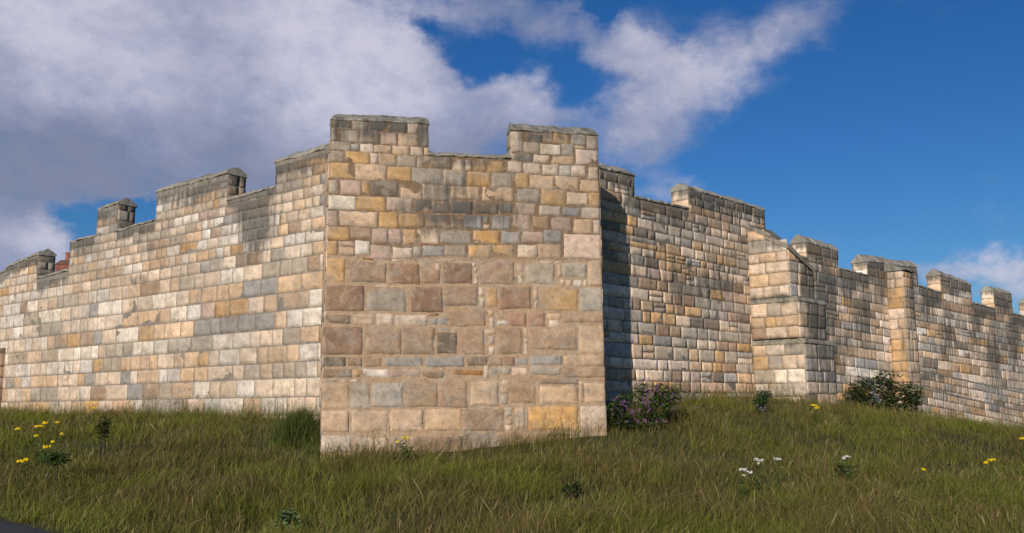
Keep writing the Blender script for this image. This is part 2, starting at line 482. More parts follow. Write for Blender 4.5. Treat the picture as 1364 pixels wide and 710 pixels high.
chL, _, _ = town_wall(wallL, baseL, PL_L, chunksL, flat_courses(zl), WL, (.95, 1.95), zones=zonesL, basestain=.05, endcols=({'T': 1, 'C': 1}, {'D': 2, 'G': 2, 'N': 1}), zbot=.4, split=.0, rough=.6, d=.004, k=.95)

# ------------------------------------------------------------------ RIGHT WALL (near stretch, buttress, far stretch)
baseR = tuple(float(v) for v in PL_1.pt(4, 1.4))
wallR = thing('town_wall', 'grey weathered town wall with buttress and gabled merlons receding to the right of the corner tower', 'wall', baseR)
zr = []
y = 215
while y < 560:
    zr.append(PL_1.hit(850, y)[1]); y += RNG.uniform(.85, 1.2)*(12.0 + 4.5*smooth01((y-320)/150))
W1 = dict(G=24, D=6, N=8, T=20, C=20, Y=12, O=2, B=8, P=4, R=1)
chunks1 = [(740, 212, 845, 235, 'M'), (845, 264, 917, 279, 'S'), (917, 252, 1018, 281, 'M')]
zones1 = [(930, 375, 75, 36, .62), (960, 264, 62, 22, 1.0), (860, 270, 40, 12, .7), (925, 300, 60, 14, .45), (820, 240, 30, 20, .8), (880, 290, 50, 12, .5), (860, 340, 40, 60, .4), (975, 285, 50, 22, .6), (905, 285, 30, 10, .5), (900, 524, 120, 9, .4)]
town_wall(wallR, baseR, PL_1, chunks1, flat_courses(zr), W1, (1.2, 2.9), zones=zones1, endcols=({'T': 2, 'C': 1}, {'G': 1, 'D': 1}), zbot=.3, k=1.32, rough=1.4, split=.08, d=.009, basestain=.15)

def fan(pl, xL, ysL, xR, ysR):
    out = []
    a0 = pl.hit(xL, ysL[0])[0]; a1 = pl.hit(xR, ysR[0])[0]
    L = [pl.hit(xL, y)[1] for y in ysL]; R = [pl.hit(xR, y)[1] for y in ysR]
    for i in range(len(L)-1):
        f = lambda s, i=i: L[i]+(R[i]-L[i])*(s-a0)/(a1-a0)
        g = lambda s, i=i: L[i+1]+(R[i+1]-L[i+1])*(s-a0)/(a1-a0)
        out.append((g, f))
    return out
nC = 21
tl = np.cumsum(np.concatenate([[0], RNG.uniform(.8, 1.2, nC)])); tl = tl/tl[-1]
ys2L = 312 + (570-312)*tl; ys2R = 387 + (592-387)*tl
W2 = dict(G=26, C=30, T=18, N=6, B=7, Y=9, D=4, O=1, W=8)
chunks2 = [(1060, 341, 1074, 345, 'S'), (1074, 323, 1116, 335, 'M'), (1116, 358, 1155, 368, 'S'), (1155, 349, 1222, 357, 'M'), (1222, 381, 1253, 391, 'S'),
           (1253, 367, 1294, 381, 'M'), (1294, 404, 1324, 412, 'S'), (1324, 388, 1348, 393, 'M'), (1348, 418, 1374, 425, 'S'), (1374, 404, 1410, 412, 'M'), (1410, 435, 1440, 443, 'S'), (1440, 424, 1475, 432, 'M'), (1475, 448, 1560, 464, 'S')]
zones2 = [(1100, 400, 24, 70, .9), (1095, 340, 26, 16, .9), (1165, 362, 26, 16, .9), (1270, 380, 26, 18, .8), (1335, 405, 20, 20, .8), (1215, 400, 12, 60, .6), (1150, 430, 18, 50, .6), (1175, 375, 16, 40, .8), (1235, 400, 14, 40, .7), (1300, 430, 10, 60, .7), (1350, 450, 12, 60, .8), (1130, 380, 20, 30, .7), (1115, 470, 24, 50, .6), (1205, 450, 10, 60, .5), (1265, 440, 16, 50, .6), (1325, 470, 16, 60, .7), (1240, 500, 50, 10, .6),
          (1260, 520, 60, 14, .45), (1330, 545, 60, 12, .5), (1100, 500, 20, 40, .5)]
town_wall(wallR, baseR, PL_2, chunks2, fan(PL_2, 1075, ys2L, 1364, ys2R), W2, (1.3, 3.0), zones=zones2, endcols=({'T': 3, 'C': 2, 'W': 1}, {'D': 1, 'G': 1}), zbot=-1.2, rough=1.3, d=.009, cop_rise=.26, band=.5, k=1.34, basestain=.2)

def ledge(mb, pl, s0, s1, z, out, hgt=.12, col=(.36, .32, .25), back=.35, drop=0.):
    """weathered string course / offset with sloped upper face"""
    n = max(3, int((s1-s0)/.12))
    a = np.linspace(s0, s1, n)
    prof = np.array([(0.0, -.02), (out, 0), (out+.01, hgt*.45), (out*.8, hgt*.6), (-.02, hgt*1.3), (-back, hgt*1.35)])
    A, K = np.meshgrid(a, np.arange(len(prof)), indexing='ij')
    nz = (fbm(A*7+s0, prof[K, 1]*12+z, 3)-.5)*.03
    zz = z+drop*(A-s0)/(s1-s0)
    mb.grid(pl.pt(A, zz+prof[K, 1]+nz, prof[K, 0]+nz), np.array(col)*(1+.4*(fbm(A*4, prof[K, 1]*9, 3)-.5))[..., None], .45)
    for e in (0, -1):
        P = pl.pt(A[e], (zz+prof[K, 1]+nz)[e], (prof[K, 0]+nz)[e])
        c = P.mean(0)
        for i in range(len(prof)-1): mb.raw([P[i], P[i+1], c, c], [(0, 1, 2, 3)], col, .4)

# plinth courses under the far stretch
for (dep, x0, y0, x1, y1, hh) in ((.14, 1208, 490, 1440, 541, 60), (.26, 1214, 514, 1440, 566, 60)):
    p = PL_2.shift(dep); mb = MB(); mo = MB()
    a0, z0 = p.hit(x0, y0); a1, z1 = p.hit(x1, y1)
    f = lambda s: z0+(z1-z0)*(s-a0)/(a1-a0)
    for j in range(5):
        lay(lambda a, b: mb, p, a0, a1, lambda s, j=j: f(s)-.27*(j+1), lambda s, j=j: f(s)-.27*j, (1.3, 3.0), W2, k=1.3, stainf=stain_zones(zones2, base=.12), rough=1.3, d=.012)
    prism(mo, p, a0, a1, -1.6, z0, z1, 0, -.3, MORT, .2)
    ledge(mo, p, a0, a1, z0-.02, .025, .05, drop=z1-z0, back=.14)
    o = mb.build('plinth', M_STONE, wallR, baseR); mo.build('plinth_ledge', M_COPING, o, baseR)

# buttress where the wall steps down
s_b = PL_1.hit(1000, 420)[0]
mbB = MB(); mbBm = MB(); mbBc = MB()
flankW = dict(T=22, Y=5, C=38, O=.5, G=14, W=12, N=3)
def wcol(): return W2
PLF = Plane(PL_1.pt(s_b, 0)[:2], u=PL_1.n); PLF.n = -PL_1.u     # left flank, runs out from the wall
def reach(x, y): return PLF.hit(x, y)[0]
stages = [(1049, 346, 326, 394, 1.45), (1063, 420, 400, 449, 1.6), (1072, 480, 456, 575, 1.75)]
for (xc, yc, yt, yb, Wd) in stages:
    t = reach(xc, yc)
    zt = PL_1.shift(t).hit(xc, yt)[1]; zb = PL_1.shift(t).hit(xc, yb)[1]
    PF = PL_1.shift(t, s_b)     # front
    up = yt == 326
    inner = PL_1.hit(1000, 304)[1] if up else zt
    topF = (lambda s, t=t, zt=zt, inner=inner: inner+(zt-inner)*s/t)
    zs = stain_zones([(1040, 398, 44, 8, .8), (1050, 455, 44, 8, .7), (1095, 400, 28, 70, 1.0), (1078, 380, 16, 55, .9), (1105, 470, 30, 60, .7), (1030, 325, 30, 10, .7)])
    PLm = Plane(PL_1.pt(s_b, 0)[:2], u=PL_1.n); PLm.n = -PL_1.u
    fill(mbB, PLm, 0, t, zb, topF, (.26, .36), flankW, ratio=(.9, 1.9), stainf=zs, rough=1.1)
    fr = (lambda s, Wd=Wd, zt=zt, up=up: zt-(.45*s/Wd if up else 0))
    fill(mbB, PF, 0, Wd, zb, fr, (.26, .36), dict(G=3, C=2, T=1, B=1, D=1), ratio=(1.2, 2.4), k=1.15, stainf=zs, rough=1.1)
    # core
    P8 = [PL_1.pt(s_b, zb, 0), PL_1.pt(s_b, zb, t), PL_1.pt(s_b+Wd, zb, t), PL_1.pt(s_b+Wd, zb, -.8),
          PL_1.pt(s_b, inner, 0), PL_1.pt(s_b, zt, t), PL_1.pt(s_b+Wd, zt-(.45 if up else 0), t), PL_1.pt(s_b+Wd, (inner if up else zt), -.8)]
    for f in [(0, 3, 2, 1), (4, 5, 6, 7), (0, 1, 5, 4), (1, 2, 6, 5), (2, 3, 7, 6), (3, 0, 4, 7)]:
        mbBm.raw([P8[i] for i in f], [(0, 1, 2, 3)], MORT, .25)
    if up:
        # sloping cap slabs, two overlapping steps
        for (a, b, lift) in ((.0, .62, .10), (.50, 1.06, .02)):
            u = np.linspace(a*t, b*t, 9); v = np.linspace(-.04, Wd, 9)
            A, B_ = np.meshgrid(u, v, indexing='ij')
            nz = (fbm(A*5+a*9, B_*5, 3)-.5)*.05
            Zt = inner+(zt-inner)*A/t - .45*np.clip(B_, 0, 9)/Wd*(A/t) + lift + nz
            Pt = PL_1.pt(s_b+B_, Zt, A)
            Pb = PL_1.pt(s_b+B_, Zt-.12, A)
            mbBc.grid(Pt, (.24, .22, .185), .5)
            for E0, E1 in ((Pt[:, 0], Pb[:, 0]), (Pt[-1], Pb[-1]), (Pt[0], Pb[0]), (Pt[:, -1], Pb[:, -1])):
                mbBc.grid(np.stack([E0, E1]), (.28, .25, .2), .35)
    else:
        ledge(mbBc, PLm, 0, t+.03, zt-.02, .045, .10, back=.2); ledge(mbBc, PF, -.03, Wd+.05, zt-.021, .045, .10, back=.2)
ob = mbB.build('buttress', M_STONE, wallR, baseR)
mbBm.build('buttress_core', M_MORTAR, ob, baseR); mbBc.build('coping', M_COPING, ob, baseR)

# slim yellow pilaster further along
s_p = PL_2.hit(1184, 430)[0]; t = .55
mbP = MB(); mbPm = MB(); mbPc = MB()
PLm = Plane(PL_2.pt(s_p, 0)[:2], u=PL_2.n); PLm.n = -PL_2.u
PF = PL_2.shift(t, s_p); Wd = .85
zt = PF.hit(1209, 362)[1]; zb = -1.0
fill(mbP, PLm, 0, t, zb, zt, (.30, .40), dict(Y=3, T=4, O=.6, C=3, N=1), ratio=(.8, 1.6), d=.01, stainf=stain_zones(zones2, base=.12))
fill(mbP, PF, 0, Wd, zb, zt, (.30, .40), dict(T=2, C=2, G=2, Y=1), ratio=(.8, 1.6), d=.01, stainf=stain_zones(zones2, base=.2))
P8 = [PL_2.pt(s_p, zb, 0), PL_2.pt(s_p, zb, t), PL_2.pt(s_p+Wd, zb, t), PL_2.pt(s_p+Wd, zb, 0)]
P8 += [p+np.array([0, 0, zt-zb]) for p in P8]
mbPm.box(P8, MORT, .2)
coping(mbPc, PF, -.08, Wd+.08, zt, zt, t+.5, .32, oh=.07, stain=.55)
op = mbP.build('pilaster', M_STONE, wallR, baseR); mbPm.build('pilaster_core', M_MORTAR, op, baseR); mbPc.build('coping', M_COPING, op, baseR)

# ------------------------------------------------------------------ CORNER TOWER
zt_s = 6.455
A_, B_, C_, D_, E_, F_, G_, H_, I_, J_ = (430, 145), (610, 155), (430, 245), (610, 255), (425, 335), (615, 335), (420, 425), (615, 425), (415, 505), (615, 505)
ST = [
 (A_, '75,95,140,160D 145,90,245,165D 250,92,392,180C 400,100,555,190D 562,105,725,205D 728,125,822,215C 826,140,905,325D 68,165,120,275G 148,180,308,285G 320,190,490,298D 500,205,638,308P 648,215,822,320T'
      ' 68,280,238,355G 246,300,314,362B 322,300,434,375C 440,310,592,380T 600,318,745,400T 755,328,862,403C 868,335,910,400T 64,360,182,455G 192,368,400,470O 405,380,472,474C 478,385,635,490Y 640,400,803,498G 808,408,948,505G 955,415,1105,515D 1115,430,1218,528C 1224,440,1282,528C'
      ' 60,462,262,600Y 272,475,540,618T 552,500,765,620Y 768,508,1030,645G 1038,525,1228,665G'),
 (B_, '455,130,555,305C 580,135,722,218D 735,142,815,228T 822,150,962,235Y 968,155,1100,248B 1105,165,1195,285G 562,222,700,318G 704,235,882,332W 888,240,1000,340G 1003,252,1095,278T 1012,288,1200,418K 455,318,502,375T 506,320,638,390D 645,332,790,400C 800,340,1000,412T'
      ' 128,382,245,470Y 252,382,392,482Y 428,388,548,482C 562,402,712,492C 722,412,865,503C 872,420,968,510W 975,425,1095,518C 1120,438,1208,542C 76,475,282,600O 290,488,462,605G 495,485,608,622Y 614,505,828,632T 842,515,1038,640T 1045,548,1218,650T'),
 (C_, '60,-35,130,85G 148,-32,330,95P 336,-30,402,102Y 410,-25,655,108D 665,-2,842,125T 855,10,1090,145G 38,100,285,222W 292,108,540,228Y 548,115,775,235P 782,138,938,245D 942,148,1098,252P 1108,148,1285,255D'
      ' 40,228,130,360P 140,238,470,365T 480,242,648,375O 655,252,880,372Y 885,265,1095,385N 1098,268,1215,388N 40,370,230,480Y 232,370,420,470N 425,385,562,510P 568,388,680,515P 685,392,800,520Y 806,392,996,515C 1002,400,1282,515B'
      ' 48,490,125,612Y 130,492,278,535P 132,542,270,618T 278,485,402,612W 410,525,592,650P 600,545,772,640C 778,535,850,632G 856,530,1042,625B 1046,530,1235,628N 345,635,430,660b 590,650,660,672W 830,515,900,528k'),
 (D_, '-62,-40,190,75T 205,-40,472,85T 508,-22,705,90B 712,-15,922,118Y 936,8,1115,115C 1122,10,1226,130Y 140,100,350,192N 355,100,465,190D 495,102,668,198T 698,125,888,208C 900,138,1048,215B 1062,140,1238,232C'
      ' 52,205,208,322B 215,208,275,272G 215,280,275,320T 288,208,452,328B 474,200,614,325P 640,215,788,325N 806,222,978,328P 990,235,1158,360T 1165,248,1245,368C 132,338,352,452O 370,342,540,448B 552,345,740,442P 742,335,892,438B 910,370,1252,578K'
      ' 88,462,284,572O 295,460,480,580Y 510,462,680,568C 690,455,888,575T'),
 (E_, '65,58,225,265Y 240,90,580,270N 598,100,865,285R 870,155,1040,280N 870,65,985,150G 1000,100,1045,170C 55,290,388,518R 410,320,745,518G 785,305,1065,525R 1000,65,1165,90G 480,285,600,312C 610,290,760,315T'
      ' 60,540,270,625n 285,535,470,638T 488,535,640,640C 650,545,930,645C 935,530,1035,560R 945,572,1018,632B 1020,570,1130,635B 1040,530,1125,562G 1145,62,1165,90C'),
 (F_, '-166,92,90,280R 92,98,130,135C 100,142,132,182C 104,192,142,284C 158,75,455,285N 475,95,535,182P 480,195,528,278C 545,105,800,280G 820,110,855,215T 862,100,1075,232G 1085,75,1215,300T 845,240,885,285C 892,240,945,300T 955,242,1040,300W 1045,242,1085,300C'
      ' 610,80,670,100C 680,75,790,102C 800,80,860,98W 905,70,1020,90P 0,60,105,80G -153,292,138,472N 145,300,190,385C 155,392,205,480C 208,308,312,490Y 325,300,598,498R 612,298,655,412T 622,420,652,490C 665,320,1000,512Y 1012,312,1232,518G'
      ' -130,505,210,648N 222,500,280,562T 235,570,280,650C 298,510,380,582N 300,592,395,640W 405,525,555,645M 568,525,718,645M 728,525,860,580T 748,587,845,652C 862,545,1232,615N'),
 (G_, '90,62,410,312R 430,80,740,308N 748,70,1022,305N 1045,112,1220,302D 1050,70,1165,106G 78,322,262,415D 270,325,400,408N 412,325,575,412N 592,325,930,412B 942,320,1282,415B 78,425,318,510N 325,430,395,500Y 402,425,635,500W 645,430,905,502P 918,452,1110,512n 1030,425,1110,446C'
      ' 78,518,185,545G 215,520,295,545T 300,515,368,540C'),
 (H_, '-24,80,195,305N 200,88,290,138T 225,145,280,225P 228,232,285,305C 295,75,525,305N 530,75,568,160T 535,165,568,300C 578,80,992,270N 1005,55,1240,300T 48,320,225,408n 232,325,355,405N 362,325,455,405R 460,335,575,400B 582,312,868,400B 875,308,1252,412T'
      ' -75,438,180,488b 190,405,228,510C 235,415,420,482G 428,415,572,485K 580,405,860,485G 885,415,1250,508N 1100,518,1200,530k'),
 (I_, '90,40,325,260T 335,35,505,260G 520,25,790,245G 812,15,1085,245N 1090,10,1340,250N 85,268,320,460T 340,268,655,455T 672,260,960,455T 975,255,1290,445T 75,480,340,630C 390,495,640,640C 650,490,900,640T 900,490,1290,640N'),
 (J_, '75,15,315,235T 330,0,400,52C 328,60,405,128T 330,135,405,225G 412,5,640,210N 660,-10,1005,46N 665,58,1000,215T 1010,20,1050,200T 1055,30,1250,210T 20,258,360,450N 165,245,262,254C 265,245,365,254C 372,235,438,325G 375,335,438,390T 370,396,438,440C 462,240,540,430T 548,250,570,400G 575,230,1000,450O 1020,225,1240,440C'
      ' 0,460,410,640N 415,462,920,640N 930,455,1240,640T 20,640,1240,800N'),
 (I_, '70,650,620,800N 640,650,1290,800N'),
]
import re
baseT = tuple(float(v) for v in PL_T.pt(2.0, .8))
tower = thing('corner_tower', 'square corner tower of large brown and honey stone blocks between the two walls', 'tower', baseT)
def tl_hit(x, y): return PL_T.hit(x, y)
sL = [tl_hit(441, 160), tl_hit(427, 600)]; sR = [tl_hit(795.5, 180), tl_hit(808.5, 575)]
def sl(z): return sL[0][0]+(sL[1][0]-sL[0][0])*(z-sL[0][1])/(sL[1][1]-sL[0][1])
def sr(z): return sR[0][0]+(sR[1][0]-sR[0][0])*(z-sR[0][1])/(sR[1][1]-sR[0][1])
zML0, zML1 = tl_hit(441, 160)[1], tl_hit(568, 166)[1]
zMR0, zMR1 = tl_hit(680, 174)[1], tl_hit(795, 181)[1]
sML, sMR = tl_hit(570, 190)[0], tl_hit(681.5, 195)[0]
zS0, zS1 = tl_hit(571, 208)[1], tl_hit(678, 212)[1]
print('tower heights', zML0, zML1, zMR0, zMR1, zS0, zS1, 'base', sL[1][1], sR[1][1], 'width', sr(2)-sl(2))
zonesT = [(505, 172, 75, 13, .8), (555, 180, 18, 22, .75), (735, 182, 60, 10, .6), (600, 212, 60, 9, .45), (615, 282, 80, 24, .9), (580, 305, 50, 14, .5), (665, 275, 30, 10, .6), (600, 250, 50, 22, .6), (500, 395, 30, 20, .3), (690, 210, 20, 20, .4), (452, 175, 15, 22, .7), (500, 165, 70, 8, .9), (735, 172, 62, 7, .8), (620, 215, 60, 12, .6), (590, 250, 30, 30, .45), (470, 600, 60, 14, .3), (600, 588, 120, 12, .45), (760, 578, 50, 10, .4)]
stT = stain_zones(zonesT)
mT = MB(); mML = MB(); mMR = MB()
for (ox, oy), txt in ST:
    for x0, y0, x1, y1, c in re.findall(r'(-?\d+),(-?\d+),(-?\d+),(-?\d+)([A-Za-z])', txt):
        x0, y0, x1, y1 = [float(v)/zt_s for v in (x0, y0, x1, y1)]
        x0 += ox; x1 += ox; y0 += oy; y1 += oy
        xm = (x0+x1)/2; ym = (y0+y1)/2
        slope = .075*max(0, min(1, (430-ym)/260))
        dy = slope*(x1-x0)/2
        if ym < 343 and (y1-y0) > 5: x0 -= .45; x1 += .45; y0 -= .45; y1 += .45
        elif (y1-y0) > 14: x0 -= .3; x1 += .3
        q = [(x0, y0-dy), (x1, y0+dy), (x1, y1+dy), (x0, y1-dy)]
        q = [list(tl_hit(*p)) for p in q]
        # quoins meet the corner line exactly
        if x0 < 447: o_ = RNG.uniform(-.012, .006); q[0][0] = sl(q[0][1])+o_; q[3][0] = sl(q[3][1])+o_+RNG.uniform(-.005, .005)
        if x1 > 793: o_ = RNG.uniform(-.006, .012); q[1][0] = sr(q[1][1])+o_; q[2][0] = sr(q[2][1])+o_+RNG.uniform(-.005, .005)
        g = .003
        zc = (q[0][1]+q[2][1])/2; sc_ = (q[0][0]+q[1][0])/2
        mb = mML if (zc > zS0-.02 and sc_ < sML) else mMR if (zc > zS1-.02 and sc_ > sMR) else mT
        small = (x1-x0) < 14
        big = (y1-y0) > 26
        col = pal(c, .05, k=.9)
        quo = x0 < 447 or x1 > 793
        stone(mb, PL_T, [(a, b) for a, b in q], col, d=.009 if big else .007, seed=nseed(), rough=1.2, stainf=stT, bev=.014, step=.06, warp=.006 if quo else .016, round_=.015 if quo else .05)
TT = .36
mortT = np.array(s2l((192, 162, 132)))*.80
mm = MB()
def towerslab(mb, za, zb0, zb1, s0f, s1f, d0, d1, col, st):
    n = 8
    for d in (d0,):
        U, V = np.meshgrid(np.linspace(0, 1, 28), np.linspace(0, 1, 40))
        Zt = zb0+(zb1-zb0)*U; Z = za+(Zt-za)*V
        S = s0f(Z)*(1-U)+s1f(Z)*U
        up = smooth01((Z-zJ)/.12)[..., None]           # greyer thin joints above, pink repointing below
        Cm = np.array(col)*(1-up)+np.array(col)*np.array([.50, .47, .45])*up
        mb.grid(PL_T.pt(S, Z, d)[:, ::-1], Cm[:, ::-1], st)
    P8 = [PL_T.pt(s0f(za), za, d0), PL_T.pt(s1f(za), za, d0), PL_T.pt(s1f(za), za, d1), PL_T.pt(s0f(za), za, d1),
          PL_T.pt(s0f(zb0), zb0, d0), PL_T.pt(s1f(zb1), zb1, d0), PL_T.pt(s1f(zb1), zb1, d1), PL_T.pt(s0f(zb0), zb0, d1)]
    for f in [(4, 5, 6, 7), (1, 2, 6, 5), (2, 3, 7, 6), (3, 0, 4, 7)]:
        mb.raw([P8[i] for i in f], [(0, 1, 2, 3)], col, st)
DEP = 2.6
zJ = tl_hit(600, 346)[1]
towerslab(mm, -.3, zS0, zS1, lambda z: sl(z)+.014, lambda z: sr(z)-.014, 0, -DEP, mortT, .06)
o = mT.build('masonry', M_STONE, tower, baseT); mm.build('mortar', M_MORTAR, o, baseT)
for (mb, s0f, s1f, z0, z1, za, h0, h1) in ((mML, sl, (lambda z: sML), zML0, zML1, zS0+.002, .10, .04), (mMR, (lambda z: sMR), sr, zMR0, zMR1, zS0+.002, .02, .10)):
    cm = MB(); towerslab(cm, za, z0, z1, s0f, s1f, -.001, -TT, mortT*.8, .3)
    eL = Plane(PL_T.pt(s0f(z0), 0, -TT)[:2], u=PL_T.n); eR = Plane(PL_T.pt(s1f(z1), 0, 0)[:2], u=-PL_T.n)
    for e in (eL, eR): fill(mb, e, .0, TT, za, z0-.01, (.2, .3), dict(C=2, G=2, T=2), ratio=(1.2, 2), d=.012, stainf=lambda S, Z, P: np.full(S.shape, .35))
    mo = mb.build('merlon', M_STONE, tower, baseT); cm.build('merlon_core', M_MORTAR, mo, baseT)
    cp = MB(); coping(cp, PL_T, s0f(z0)-.02, s1f(z1)+.02, z0, z1, TT, .19, oh=.02, hip0=h0, hip1=h1, amp=.022, stain=.5)
    cp.build('coping', M_COPING, mo, baseT)
cp = MB(); coping(cp, PL_T, sML+.002, sMR-.002, zS0, zS1, TT, .12, oh=.025, gable=False, seglen=(.35, .8), col=(.30, .27, .22), stain=.3)
cp.build('sill_coping', M_COPING, tower, baseT)
# flanks
for (sf, uu, nn) in ((sl, -PL_T.n, -PL_T.u), (sr, -PL_T.n, PL_T.u)):
    p = Plane(PL_T.pt(sf(3.0), 0, 0)[:2], u=uu); p.n = nn
    mb = MB()
    fill(mb, p, .0, DEP, .2, zS0-.05, (.25, .4), dict(N=2, T=2, G=2, C=1), ratio=(1, 2), d=.004)
    mb.build('flank', M_STONE, tower, baseT)

# ------------------------------------------------------------------ far-left turret (brown-red)
pO = planpt(5, 26.55)
PLQ = Plane(planpt(-90, 28.9), pO)
baseQ = tuple(float(v) for v in PLQ.pt(2, 1.2))
tq = thing('wall_turret', 'reddish brown stone turret cut by the left edge of the photo', 'turret', baseQ)
mb = MB(); mq = MB(); mk = MB()
sEnd = PLQ.hit(0, 470)[0]; ztq = PLQ.hit(4, 470)[1]
fill(mb, PLQ, 0, sEnd, .3, ztq, (.26, .36), dict(R=4, N=2, P=2, T=1, M=2), ratio=(.9, 1.8))
pe = Plane(PLQ.pt(sEnd, 0)[:2], u=-PLQ.n)
fill(mb, pe, 0, .3, .3, ztq, (.26, .36), dict(R=3, N=2, P=2), ratio=(.9, 1.8), d=.01)
prism(mq, PLQ, 0, sEnd-.001, .3, ztq, ztq, 0, -.3, MORT*.7, .2)
coping(mk, PLQ, -.05, sEnd+.03, ztq, ztq, .3, .15, col=(.24, .17, .14), stain=.2)
o = mb.build('masonry', M_STONE, tq, baseQ); mq.build('mortar', M_MORTAR, o, baseQ); mk.build('coping', M_COPING, tq, baseQ)

# ------------------------------------------------------------------ house behind with chimney
Yh = 48.0
def pxw(x, y, Y):
    d = ray(x, y); return CAM + d*(Y/d[1])
cpt = pxw(84, 346, Yh)
hb = (float(cpt[0])+2.5, Yh+1.5, 0.0)
house = thing('brick_house', 'red brick house behind the left wall, only its chimney with a clay pot showing', 'house', hb)
def bx(name, mat, x0, x1, y0, y1, z0, z1, parent, tx=0, smooth=False):
    m = MB(); P = [(x0, y0, z0), (x1, y0, z0), (x1, y1, z0), (x0, y1, z0), (x0+tx, y0+tx, z1), (x1-tx, y0+tx, z1), (x1-tx, y1-tx, z1), (x0+tx, y1-tx, z1)]
    m.box(np.array(P, float), (.2, .08, .06)); return m.build(name, mat, parent, hb, smooth=False)
zc = float(cpt[2])
bx('wall', M_BRICKRED, hb[0]-3, hb[0]+4, Yh-1, Yh+5, 0, zc-2.2, house)
m = MB()
x0, x1, y0, y1, zr0, zr1 = hb[0]-3.3, hb[0]+4.3, Yh-1.3, Yh+5.3, zc-2.2, zc-.7
ym = (y0+y1)/2
m.raw([(x0, y0, zr0), (x1, y0, zr0), (x1, ym, zr1), (x0, ym, zr1)], [(0, 1, 2, 3)], (.1, .05, .04))
m.raw([(x0, y1, zr0), (x1, y1, zr0), (x1, ym, zr1), (x0, ym, zr1)], [(0, 3, 2, 1)], (.1, .05, .04))
m.raw([(x0, y0, zr0), (x0, ym, zr1), (x0, y1, zr0), (x0, y1, zr0)], [(0, 1, 2, 3)], (.1, .05, .04))
m.raw([(x1, y0, zr0), (x1, ym, zr1), (x1, y1, zr0), (x1, y1, zr0)], [(0, 1, 2, 3)], (.1, .05, .04))
m.raw([(x0, y0, zr0), (x1, y0, zr0), (x1, y1, zr0), (x0, y1, zr0)], [(0, 3, 2, 1)], (.1, .05, .04))
roof = m.build('roof', M_ROOF, house, hb, smooth=False)
cx0 = float(pxw(74, 350, Yh)[0]); cx1 = cx0+1.0
stk = bx('chimney', M_BRICKRED, cx0, cx1, Yh, Yh+.7, zc-1.9, zc-.25, roof)
m = MB(); P = np.array([(cx0-.04, Yh-.04, zc-.25), (cx1+.04, Yh-.04, zc-.25), (cx1+.04, Yh+.74, zc-.25), (cx0-.04, Yh+.74, zc-.25), (cx0+.17, Yh+.2, zc+.02), (cx1-.17, Yh+.2, zc+.02), (cx1-.17, Yh+.5, zc+.02), (cx0+.17, Yh+.5, zc+.02)], float)
m.box(P, (.1, .05, .05)); 
# lathed pot in the same part
px_ = float(pxw(86.5, 340, Yh)[0])
prf = [(.14, 0), (.15, .05), (.13, .1), (.125, .34), (.155, .38), (.16, .44), (.12, .45), (.10, .3)]
th = np.linspace(0, 2*math.pi, 17)
Pp = np.array([[(px_+r*math.cos(t), Yh+.35+r*math.sin(t), zc+.01+z) for t in th] for r, z in prf])
m2 = MB(); m2.grid(Pp, (.35, .12, .08))
flo = m.build('chimney_cap', M_ROOF, roof, hb, smooth=False); m2.build('chimney_pot', M_POT, roof, hb)

# ------------------------------------------------------------------ GROUND
def on(pl, x, y): s, z = pl.hit(x, y); p = pl.pt(s, z); return (p[0], p[1], z)
def at(x, y, Y): p = pxw(x, y, Y); return (p[0], p[1], p[2])
ctrl = [on(PL_L, -120, 558), on(PL_L, 0, 551), on(PL_L, 100, 553), on(PL_L, 200, 552), on(PL_L, 300, 556), on(PL_L, 420, 562), on(PL_T, 427, 606), on(PL_T, 520, 604), on(PL_T, 610, 597), on(PL_T, 700, 588), on(PL_T, 808, 582),
        on(PL_1, 830, 540), on(PL_1, 900, 534), on(PL_1, 985, 530), at(1075, 538, 22.6), on(PL_2, 1120, 552), on(PL_2, 1210, 560), on(PL_2, 1300, 572), on(PL_2, 1400, 582), on(PL_2, 1460, 590),
        at(0, 692, 10.9), at(130, 722, 9.2), at(0, 640, 14.0), at(300, 700, 10.6), at(682, 715, 10.2), at(1000, 718, 10.0), at(1364, 716, 10.4), at(700, 655, 12.8), at(1000, 655, 13.0), at(1364, 655, 14.5), at(250, 650, 13.2),
        (0, 0, 0), (-8, 0, 0), (8, 0, 0), (-10, 6, .05), (10, 5, 0), (0, 5.5, .04), (-20, 0, 0), (20, 0, 0), (-20, 12, .4), (-26, 20, 1.0), (22, 12, .1), (32, 20, 0), (40, 34, -.6), (-12, 32, 1.5), (2, 24, 1.9), (10, 32, 1.6), (20, 45, .6), (-25, 42, 1.4), (45, 50, -.3)]
ctrl = np.array(ctrl, float)
def U_(r2): return np.where(r2 > 0, .5*r2*np.log(r2+1e-12), 0)
n = len(ctrl); d2 = ((ctrl[:, None, :2]-ctrl[None, :, :2])**2).sum(-1)
K = U_(d2)+np.eye(n)*3.0; Pm = np.c_[np.ones(n), ctrl[:, :2]]
Am = np.zeros((n+3, n+3)); Am[:n, :n] = K; Am[:n, n:] = Pm; Am[n:, :n] = Pm.T
sol = np.linalg.solve(Am, np.r_[ctrl[:, 2], 0, 0, 0])
